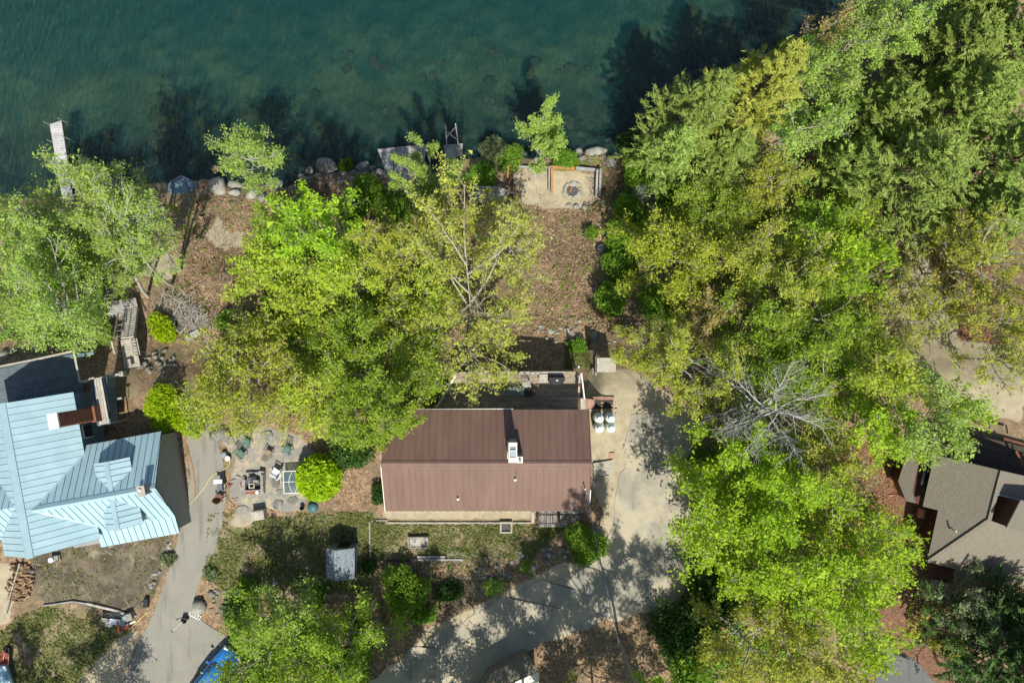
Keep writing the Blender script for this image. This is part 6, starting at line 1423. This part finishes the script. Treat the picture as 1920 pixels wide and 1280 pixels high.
# middle shore
D('birch', (775, 320), 56, 9.5, 'bright birch growing in front of the grey ramp', base=(806, 372), stems=3, lai=2.4); D('birch', (851, 325), 38, 9.5, 'slender birch below the small water platform', base=(842, 366), lai=2.2); D('birch', (1028, 246), 72, 10.5, 'two-stemmed birch above the fire pit terrace', base=(1012, 299), stems=2, lai=2.3)
D('green', (800, 375), 42, 6, 'low green tree at the foot of the ramp birches', leaf='leaf_shrub')
S((695, 350), 34, 2.4, 'dark green bush left of the grey ramp steps'); S((740, 392), 38, 2.2, 'green bush below the ramp steps'); S((668, 385), 34, 2.0, 'green bush on the bank left of the ramp'); S((645, 308), 14, 1.3, 'small conical fresh green bush on the shore rocks', s=.1); S((925, 282), 30, 2.2, 'dull olive bush on the shore left of the two-stemmed birch', 'leaf_silver', s=.13, shell=.3); S((897, 333), 34, 1.5, 'dark green bush above the grey board terrace', 'leaf_shrub'); S((960, 295), 24, 1.4, 'low bush under the two-stemmed birch', 'leaf_shrub'); S((1060, 302), 26, 1.0, 'low green plants along the terrace timber', 'leaf_shrub', s=.12); S((1190, 262), 30, 2.4, 'dark green bush at the water below the pines', 'leaf_dark')
# hedge right of the leaf slope
for a in [((1150, 566), 34, 2.4, 'lowest bush of the dark green hedge right of the leaf slope'), ((1160, 505), 34, 2.2, 'second bush from the bottom of the dark green hedge'), ((1168, 445), 36, 2.2, 'third bush from the bottom of the dark green hedge'), ((1182, 395), 36, 2.0, 'upper bush of the dark green hedge below the white flowering shrub'), ((1200, 320), 40, 2.2, 'dark bush above the white flowering shrub'), ((1265, 350), 48, 2.4, 'deep green bush beneath the yellowish pine'), ((1240, 575), 44, 2.6, 'dark green bush under the lime maple'), ((1330, 330), 44, 2.4, 'shaded green bush right under the pines')]: S(*a, 'leaf_shrub', s=.17)
S((1222, 372), 26, 1.3, 'white flowering shrub beside the dark hedge', 'leaf_flower', s=.12)
D('lime', (1262, 480), 92, 9, 'lime-yellow tree right of the bare leaf slope', lai=2.0); D('green', (1360, 400), 70, 8, 'fine green tree right of the white flowering shrub'); D('green', (1300, 385), 55, 7, 'soft green tree just below the yellowish pine')
D('sparse', (1285, 690), 112, 10, 'thin yellow-brown tree with many bare twigs right of the concrete slab', lai=.95, leaf='leaf_olive', s=.17); D('sparse', (1205, 640), 58, 8, 'thin yellow tree over the sand right of the concrete slab', lai=.95, leaf='leaf_olive', s=.15); D('rust', (1330, 600), 66, 8, 'rusty tinged thin tree below the lime-yellow tree')
D('olive', (1400, 470), 82, 10, 'olive tree right of the lime-yellow tree'); D('olive', (1480, 525), 92, 11, 'olive-yellow tree in the right wood'); D('green', (1430, 620), 92, 8, 'green tree above the bare white dead tree'); D('green', (1545, 600), 96, 11, 'green tree in the middle of the right wood'); D('maple', (1610, 480), 78, 10, 'bright green maple in the right wood'); D('green', (1530, 420), 66, 9, 'green tree below the dark gap under the pines'); D('olive', (1450, 340), 74, 10, 'olive tree beneath the big pines'); D('green', (1600, 395), 52, 8, 'small bright tree right under the big pine', leaf='leaf_maple')
D('green', (1560, 715), 92, 8, 'green tree right of the white dead tree'); D('lime', (1660, 690), 84, 10, 'lighter green tree above the shingled house'); D('green', (1745, 775), 84, 10, 'green tree overhanging the shingled house', leaf='leaf_birch'); D('maple', (1650, 800), 74, 9, 'bright tree left of the lean-to roof', lai=1.7); D('maple', (1820, 775), 56, 8, 'small tree in front of the brown board deck', lai=1.2); D('olive', (1690, 600), 70, 9, 'olive tree beside the red needle path', lai=.8); D('green', (1450, 715), 70, 8, 'green tree just above the fallen white branches')
D('sparse', (1850, 500), 100, 11, 'thin olive tree on the red needles at the right edge', lai=.95, leaf='leaf_olive'); D('sparse', (1900, 600), 76, 10, 'budding tree at the right edge beside the red path', lai=1.1, leaf='leaf_olive'); D('sparse', (1740, 560), 74, 10, 'thin tree left of the red needle path', lai=.75, leaf='leaf_olive'); D('olive', (1890, 680), 56, 7, 'small olive tree on the sandy lane at the right edge', lai=.8); D('sparse', (1800, 430), 66, 9, 'thin grey-green tree below the big pine', lai=1.0, leaf='leaf_olive')
D('dead', (1432, 772), 100, 11.5, 'bare white dead tree in the right wood')
D('maple', (1395, 880), 90, 8.5, 'bright green maple at the right of the sandy road'); D('maple', (1340, 965), 88, 10, 'bright green maple leaning over the sandy road'); D('green', (1470, 950), 96, 11, 'green tree behind the roadside maples', leaf='leaf_maple'); D('olive', (1545, 880), 84, 9, 'greenish tree over red needles left of the lean-to', lai=1.3); D('rust', (1600, 905), 64, 8, 'thin rusty tree by the shingled house', lai=.5); D('maple', (1590, 985), 84, 10, 'light green tree left of the brown wall', lai=1.7); D('maple', (1440, 1060), 96, 10, 'bright maple above the dark roadside understory'); D('maple', (1555, 1095), 98, 11, 'bright maple in the lower right wood'); D('maple', (1650, 1040), 70, 9, 'bright tree by the entry porch', lai=1.9); D('maple', (1610, 1180), 76, 10, 'bright maple beside the dark side drive')
D('olive', (1405, 1215), 92, 10, 'yellow budding tree at the bottom right'); D('olive', (1500, 1240), 84, 10, 'second yellow budding tree at the bottom right'); D('olive', (1570, 1275), 60, 9, 'yellow tree cut by the bottom edge beside the side drive', lai=.8)
S((1275, 1185), 56, 1.8, 'dark green roadside bush at the lower right', 'leaf_dark', s=.18); S((1320, 1130), 58, 2.0, 'dark understory bush below the roadside maples', 'leaf_dark', s=.18); S((1300, 1240), 52, 1.8, 'dark green bush at the bottom edge right of the road', 'leaf_shrub', s=.18); S((1370, 1110), 50, 2, 'shaded bush between maple and yellow tree', 'leaf_dark', s=.18); S((1310, 870), 26, 1.4, 'bush at the road edge under the first maple', 'leaf_shrub')
CF((1885, 1235), 95, 9, 'dark green pine in the bottom right corner', 'leaf_pinedark'); D('sparse', (1815, 1140), 62, 6, 'grey-olive leafless-looking bush-tree below the shingled roof', lai=1.0, leaf='leaf_silver'); CF((1905, 1150), 52, 7, 'small shaded pine against the shingled house', 'leaf_pinedark')
# pines and trees of the upper right shore
CF((1290, 225), 74, 16, 'grey-green pine at the tip of the wooded point'); CF((1255, 290), 50, 12, 'lower pine at the water side of the point'); CF((1400, 190), 84, 17, 'yellowish pine on the point', 'leaf_pineyellow'); CF((1350, 290), 68, 10, 'pine between the point and the hedge')
D('olive', (1490, 250), 84, 14, 'olive tree right of the yellowish pine', lai=1.5, leaf='leaf_birch'); D('olive', (1510, 150), 80, 15, 'pale green tree on the lake side of the point', lai=1.5, leaf='leaf_birch'); D('green', (1600, 95), 80, 15, 'green tree near the top edge on the shore', leaf='leaf_birch'); D('rust', (1555, 50), 46, 14, 'reddish budding tree leaning out over the lake'); D('green', (1690, 50), 80, 15, 'green tree at the top edge right of the reddish one', leaf='leaf_birch'); D('green', (1590, 200), 66, 9, 'deep green tree in the gap among the pines', leaf='leaf_shrub')
CF((1700, 335), 118, 14, 'large pine with fan shaped boughs in the upper right'); CF((1640, 230), 74, 12, 'pine left of the large fan-boughed pine'); CF((1780, 215), 104, 14, 'tall pine behind the large fan-boughed pine'); CF((1870, 110), 104, 14, 'tall pine in the upper right corner'); CF((1760, 110), 80, 13, 'pine below the top edge at the right'); CF((1880, 300), 100, 14, 'tall pine at the right edge'); CF((1830, 20), 80, 13, 'pine cut by the top edge in the right corner'); CF((1580, 310), 60, 10, 'smaller pine left under the large pine'); CF((1850, 410), 66, 10, 'pine above the red needle slope')
D('green', (1440, 128), 46, 9, 'small tree filling the shore right of the yellowish pine', leaf='leaf_birch'); D('green', (1535, 92), 44, 9, 'small pale tree leaning over the water below the reddish tree', leaf='leaf_birch'); D('green', (1640, 32), 44, 9, 'small tree on the shore at the top edge', leaf='leaf_birch')
for a in [((1345, 165), 30, 2.2, 'water side bush under the yellowish pine'), ((1475, 100), 30, 2.2, 'water side bush below the small pale tree'), ((1590, 48), 30, 2.2, 'water side bush under the reddish budding tree'), ((1530, 78), 28, 2.2, 'middle one of the water side bushes on the point'), ((1410, 130), 28, 2.2, 'second water side bush from the yellowish pine')]: S(*a, 'leaf_shrub', s=.17)
# left garden bushes
S((597, 896), 41, 2.5, 'perfectly round bright yellow-green clipped bush on the patio', 'leaf_bright', s=.20, shell=.62, lump=.13, name='round_shrub', n=6000); S((650, 842), 38, 2.3, 'dark glossy green bush behind the round clipped bush', 'leaf_dark', s=.17); S((308, 755), 42, 2.2, 'bright green bush beside the driveway head', 'leaf_bright'); S((345, 790), 32, 1.8, 'smaller bright green bush touching the driveway', 'leaf_bright'); S((190, 625), 23, 1.6, 'yellow-green round bush left of the stairs', 'leaf_birch', s=.12); S((297, 616), 30, 1.6, 'bright green bush right of the stairs', 'leaf_bright'); S((456, 622), 25, 1.6, 'bright green bush alone on the brown slope', 'leaf_bright'); S((713, 930), 18, 1.2, 'dark bush at the left wall of the brown house', 'leaf_dark')
S((752, 1108), 48, 2.6, 'dense dark green bush below the garden plot', 'leaf_shrub', s=.15); S((1096, 1022), 40, 2.0, 'round green bush at the road corner under the wire', 'leaf_shrub', s=.12); S((790, 1150), 26, .9, 'small green shrub on the leafy bank below the dense bush', 'leaf_shrub'); S((470, 1110), 26, 1.0, 'low green shrub on the bank below the lawn', 'leaf_shrub'); S((590, 1120), 24, .9, 'low shrub below the metal shed', 'leaf_shrub'); S((420, 600), 18, .9, 'low green plant on the brown slope by the old frame', 'leaf_shrub'); S((1110, 440), 16, .7, 'low green plant on the leaf slope edge', 'leaf_shrub'); S((1085, 650), 16, .8, 'little green plant clump beside the shaded hollow', 'leaf_shrub'); S((695, 1065), 14, .9, 'low dark bush right of the metal shed', 'leaf_dark'); S((845, 1112), 26, .8, 'low dark shrub on the leafy bank above the road', 'leaf_dark'); S((920, 1100), 20, .8, 'small yellow-green shrub on the bank above the road', 'leaf_birch'); S((985, 1062), 14, .5, 'mossy low plant among the rubble stones', 'leaf_birch', s=.1)
S((398, 1078), 15, .6, 'silvery plant clump at the right edge of the driveway', 'leaf_silver', s=.16, dirv=True); S((313, 1050), 14, .6, 'silvery plant clump in the driveway stone edging', 'leaf_silver', s=.16, dirv=True)
D('green', (535, 1160), 60, 6.5, 'light green fine leaved tree on the bank below the lawn', leaf='leaf_birch', lai=1.6); D('green', (480, 1240), 84, 9, 'green tree overhanging the blue car'); D('green', (630, 1235), 82, 8.5, 'green tree at the bottom edge left of the road', lai=1.7); D('green', (570, 1270), 60, 9, 'tree cut by the bottom edge between two green trees'); S((660, 1175), 26, .8, 'low green shrub on the bank left of the road', 'leaf_shrub'); S((450, 1150), 36, 1.2, 'dark shrub on the bank right of the oval boulder', 'leaf_dark')
# trees standing just below the frame, whose shade falls on road and lawn
for i, (x, y, k, r, h_) in enumerate([(-5, -30.0, 'maple', 4.2, 16), (1, -29.2, 'green', 4.2, 17), (4.2, -27.6, 'olive', 3.4, 17), (-8, -28.4, 'green', 3.4, 15), (-11, -31.0, 'maple', 4.0, 15), (7, -29.4, 'maple', 4.2, 17), (12.8, -28.5, 'green', 4.0, 17), (-30, -31.0, 'green', 3.2, 13), (-36.5, -31.5, 'maple', 3.2, 13), (-20, -32.0, 'green', 3.2, 13)]):
    s_ = 0.04*(CAMH-(.6*h_))/CAMH
    D(k, (960+x/s_, 640-y/s_), r/s_, h_, 'leafy tree just beyond the bottom edge shading the %s' % ('road' if x > -12 else 'left lawn'), group='trees beyond the road' if x > -12 else 'trees beyond the left lawn', lai=2.0, cb=.18, tk=.6)
D('green', (1232, 1420), 130, 20, 'tall tree rooted on the leaf bank below the road bend, crown beyond the frame', base=(1160, 1195), lai=1.7, tk=.6, cb=.5)
# ---------------------------------------------------------------- ground cover
scatter('lawn_grass', [[(390, 960), (700, 960), (700, 1110), (430, 1115), (385, 1080)], [(690, 972), (1062, 985), (1000, 1045), (700, 1050)], [(85, 1135), (255, 1165), (200, 1290), (-60, 1290), (-60, 1190)], [(1058, 640), (1105, 640), (1105, 690), (1060, 690)]], 26000, .13, 'leaf_grass', 'short patchy grass on the lawn and garden plot', 'grass', 3, lift=.05, upb=.7)
scatter('leaf_litter', [[(960, 390), (1150, 380), (1170, 620), (960, 630)], [(370, 370), (520, 370), (470, 640), (330, 640)], [(700, 1050), (1080, 1045), (900, 1130), (720, 1200)], [(480, 480), (860, 480), (860, 640), (500, 640)], [(1100, 290), (1200, 300), (1180, 400), (1120, 400)]], 30000, .15, 'leaf_litter', 'brown fallen leaves covering the open slope', 'leaves', 4, lift=.04, upb=1.0)
scatter('pine_needles', [[(1680, 420), (1830, 400), (1880, 700), (1720, 700)], [(1480, 830), (1720, 830), (1730, 1060), (1500, 1060)]], 16000, .14, 'leaf_needles', 'red-brown pine needles under the thin trees', 'needles', 6, lift=.03, width=.3)
scatter('slope_undergrowth', [[(1700, 1080), (1800, 1090), (1830, 1260), (1700, 1190)], [(1690, 380), (1900, 380), (1900, 640), (1700, 560)]], 5200, .17, 'leaf_olive', 'thin green undergrowth near the shingled house and the red path', 'undergrowth', 33, lift=.2, upb=.7)
scatter('yard_weeds', [[(70, 1020), (320, 990), (290, 1120), (200, 1135), (80, 1125)]], 2200, .13, 'leaf_grass', 'thin weeds in the bare yard below the blue roof', 'weeds', 21, lift=.04, upb=.7)
scatter('slope_sprouts', [[(960, 390), (1150, 380), (1170, 620), (960, 630)], [(340, 370), (520, 370), (470, 640), (300, 640)], [(700, 1040), (1080, 1040), (900, 1130), (720, 1180)], [(1090, 290), (1200, 300), (1180, 400), (1120, 400)]], 2600, .17, 'leaf_shrub', 'scattered green sprouts on the leafy slopes', 'sprouts', 12, lift=.08, upb=.7)
scatter('undergrowth', [[(480, 440), (820, 440), (820, 700), (500, 700)], [(1150, 330), (1700, 330), (1640, 700), (1250, 720)], [(1290, 830), (1500, 830), (1500, 1280), (1290, 1280)], [(0, 400), (230, 420), (200, 620), (0, 640)], [(430, 1160), (700, 1190), (690, 1280), (440, 1280)]], 20000, .22, 'leaf_shrub', 'low green undergrowth beneath the trees', 'undergrowth', 8, lift=.35, upb=.7)
